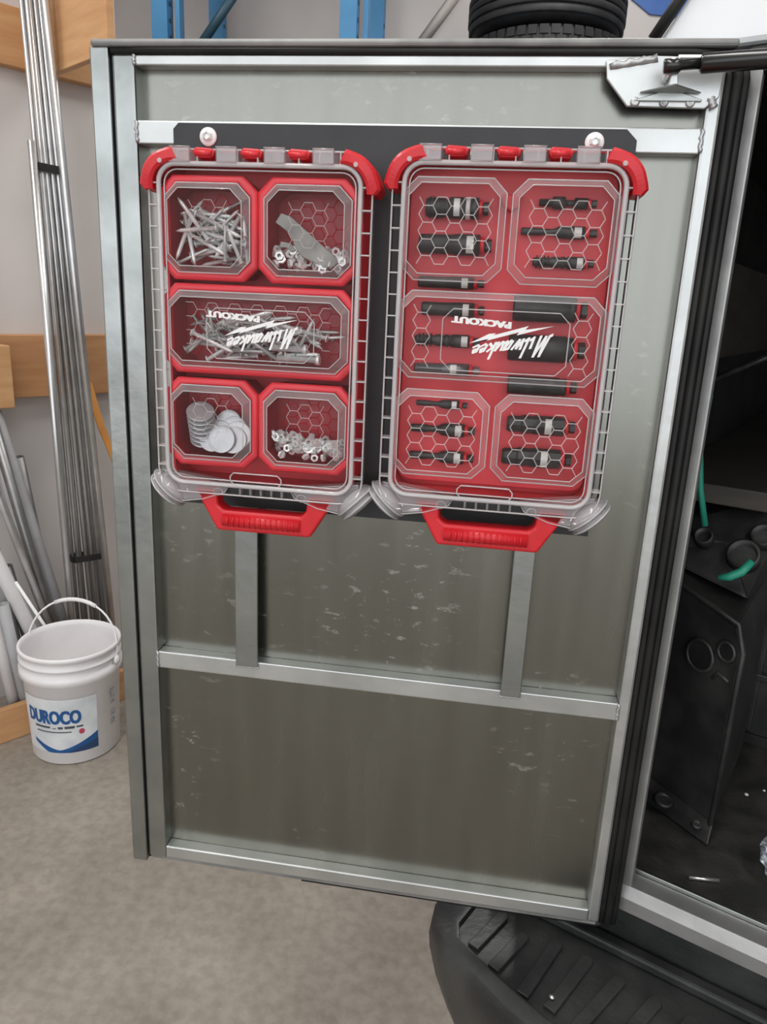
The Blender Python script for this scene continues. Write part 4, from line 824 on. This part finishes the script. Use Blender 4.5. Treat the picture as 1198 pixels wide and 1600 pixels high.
PRF = {'a': [(0, .8), (.04, .9), (.30, .9), (.32, .75), (.36, .75), (.38, 1), (.62, 1), (.64, .85), (.72, .85), (.74, 1), (.84, 1)],
       'b': [(0, .82), (.03, .92), (.48, .92), (.50, 1), (.84, 1)],
       'c': [(0, .55), (.03, .7), (.30, .7), (.34, .9), (.42, .9), (.43, .78), (.46, .78), (.47, .95), (.52, .95), (.53, .8), (.56, .8), (.57, 1), (.84, 1)],
       'd': [(0, .45), (.02, .6), (.26, .6), (.30, .48), (.44, .52), (.50, .92), (.62, 1), (.84, 1)],
       'e': [(0, .55), (.22, .62), (.24, 1), (.45, 1), (.47, .5), (.60, .5), (.62, .9), (.84, .9)],
       'g': [(0, .6), (.03, .8), (.50, .86), (.52, 1), (.84, 1)],
       's': [(0, .93), (.03, 1), (.74, 1), (.76, .9), (.80, .9), (.84, .98)],
       'h': [(0, .7), (.04, .85), (.20, .85), (.24, 1), (.38, .92), (.42, 1), (.84, 1)]}
for nm, a, b, z, r_, kd, lab in IT:
    L_ = b - a; yc = -0.022 - max(r_, 0.0075)
    t = thing('drill_adapter', (CR[0] + a, YB + yc, CR[1] + z), lab, 'adapter', 'adapters in the right case')
    mt = 'tool_grey' if kd == 'g' else 'tool_black'
    nseg = 8 if kd == 'h' else 18
    MB().lathe([(u * L_, v * r_) for u, v in PRF[kd]], (0, 0, 0), (1, 0, 0), nseg, True, kd != 'h').build('body', mt, t)
    # pale tag band, pink-red stop ring, hex shank at the right end
    if kd in 'abcdgh' : 
        u0 = {'a': .45, 'b': .66, 'c': .72, 'd': .70, 'g': .56, 'h': .56}[kd]
        mb = MB(); w_ = 0.06 * L_
        ring = []
        for k in range(7):
            an = math.radians(40 + 100 * k / 6); ring.append((-math.sin(an) * r_ * 1.03, math.cos(an) * r_ * 1.03))
        mb.loft([[(u0 * L_, y_, z_) for y_, z_ in ring], [(u0 * L_ + w_ * 1.6, y_, z_) for y_, z_ in ring]], False, False, True); mb.build('tag_band', 'tool_tag', t, fix=False)
    MB().lathe([(0.84 * L_, r_ * .62), (0.84 * L_, r_ * .8), (0.90 * L_, r_ * .8), (0.90 * L_, r_ * .5)], (0, 0, 0), (1, 0, 0), 14).build('stop_ring', 'red_plastic', t)
    MB().lathe([(0.90 * L_, r_ * .5), (0.93 * L_, r_ * .62), (L_, r_ * .62)], (0, 0, 0), (1, 0, 0), 6, True, False).build('hex_shank', mt, t)
    if kd in 'ac':
        for k in range(4): MB().lathe([(0, r_ * 0.93), (0, r_ * 1.02), (0.0012, r_ * 1.02), (0.0012, r_ * 0.93)], ((0.06 + 0.06 * k) * L_, 0, 0), (1, 0, 0), 18).build('knurl_ring', mt, t)
    if kd == 'a': MB().lathe([(0, r_ * .9), (0, r_ * 1.02), (0.07 * L_, r_ * 1.02), (0.07 * L_, r_ * .9)], (0.64 * L_, 0, 0), (1, 0, 0), 18).build('silver_ring', 'tool_tag', t)
    if nm == 'L2':
        for dz in (0.003, -0.003): MB().lathe([(0, 0.0022), (0.0012, 0.0018)], (0.74 * L_, -r_ * 0.97, dz), (0, -1, 0), 10).build('dot', 'tool_tag', t)
    if kd == 'g':
        for dz in (0.0025, -0.0015): MB().box(0.04 * L_, 0.44 * L_, -r_ * 0.90, -r_ * 0.6, dz, dz + 0.0012).build('slot', 'tool_black', t)
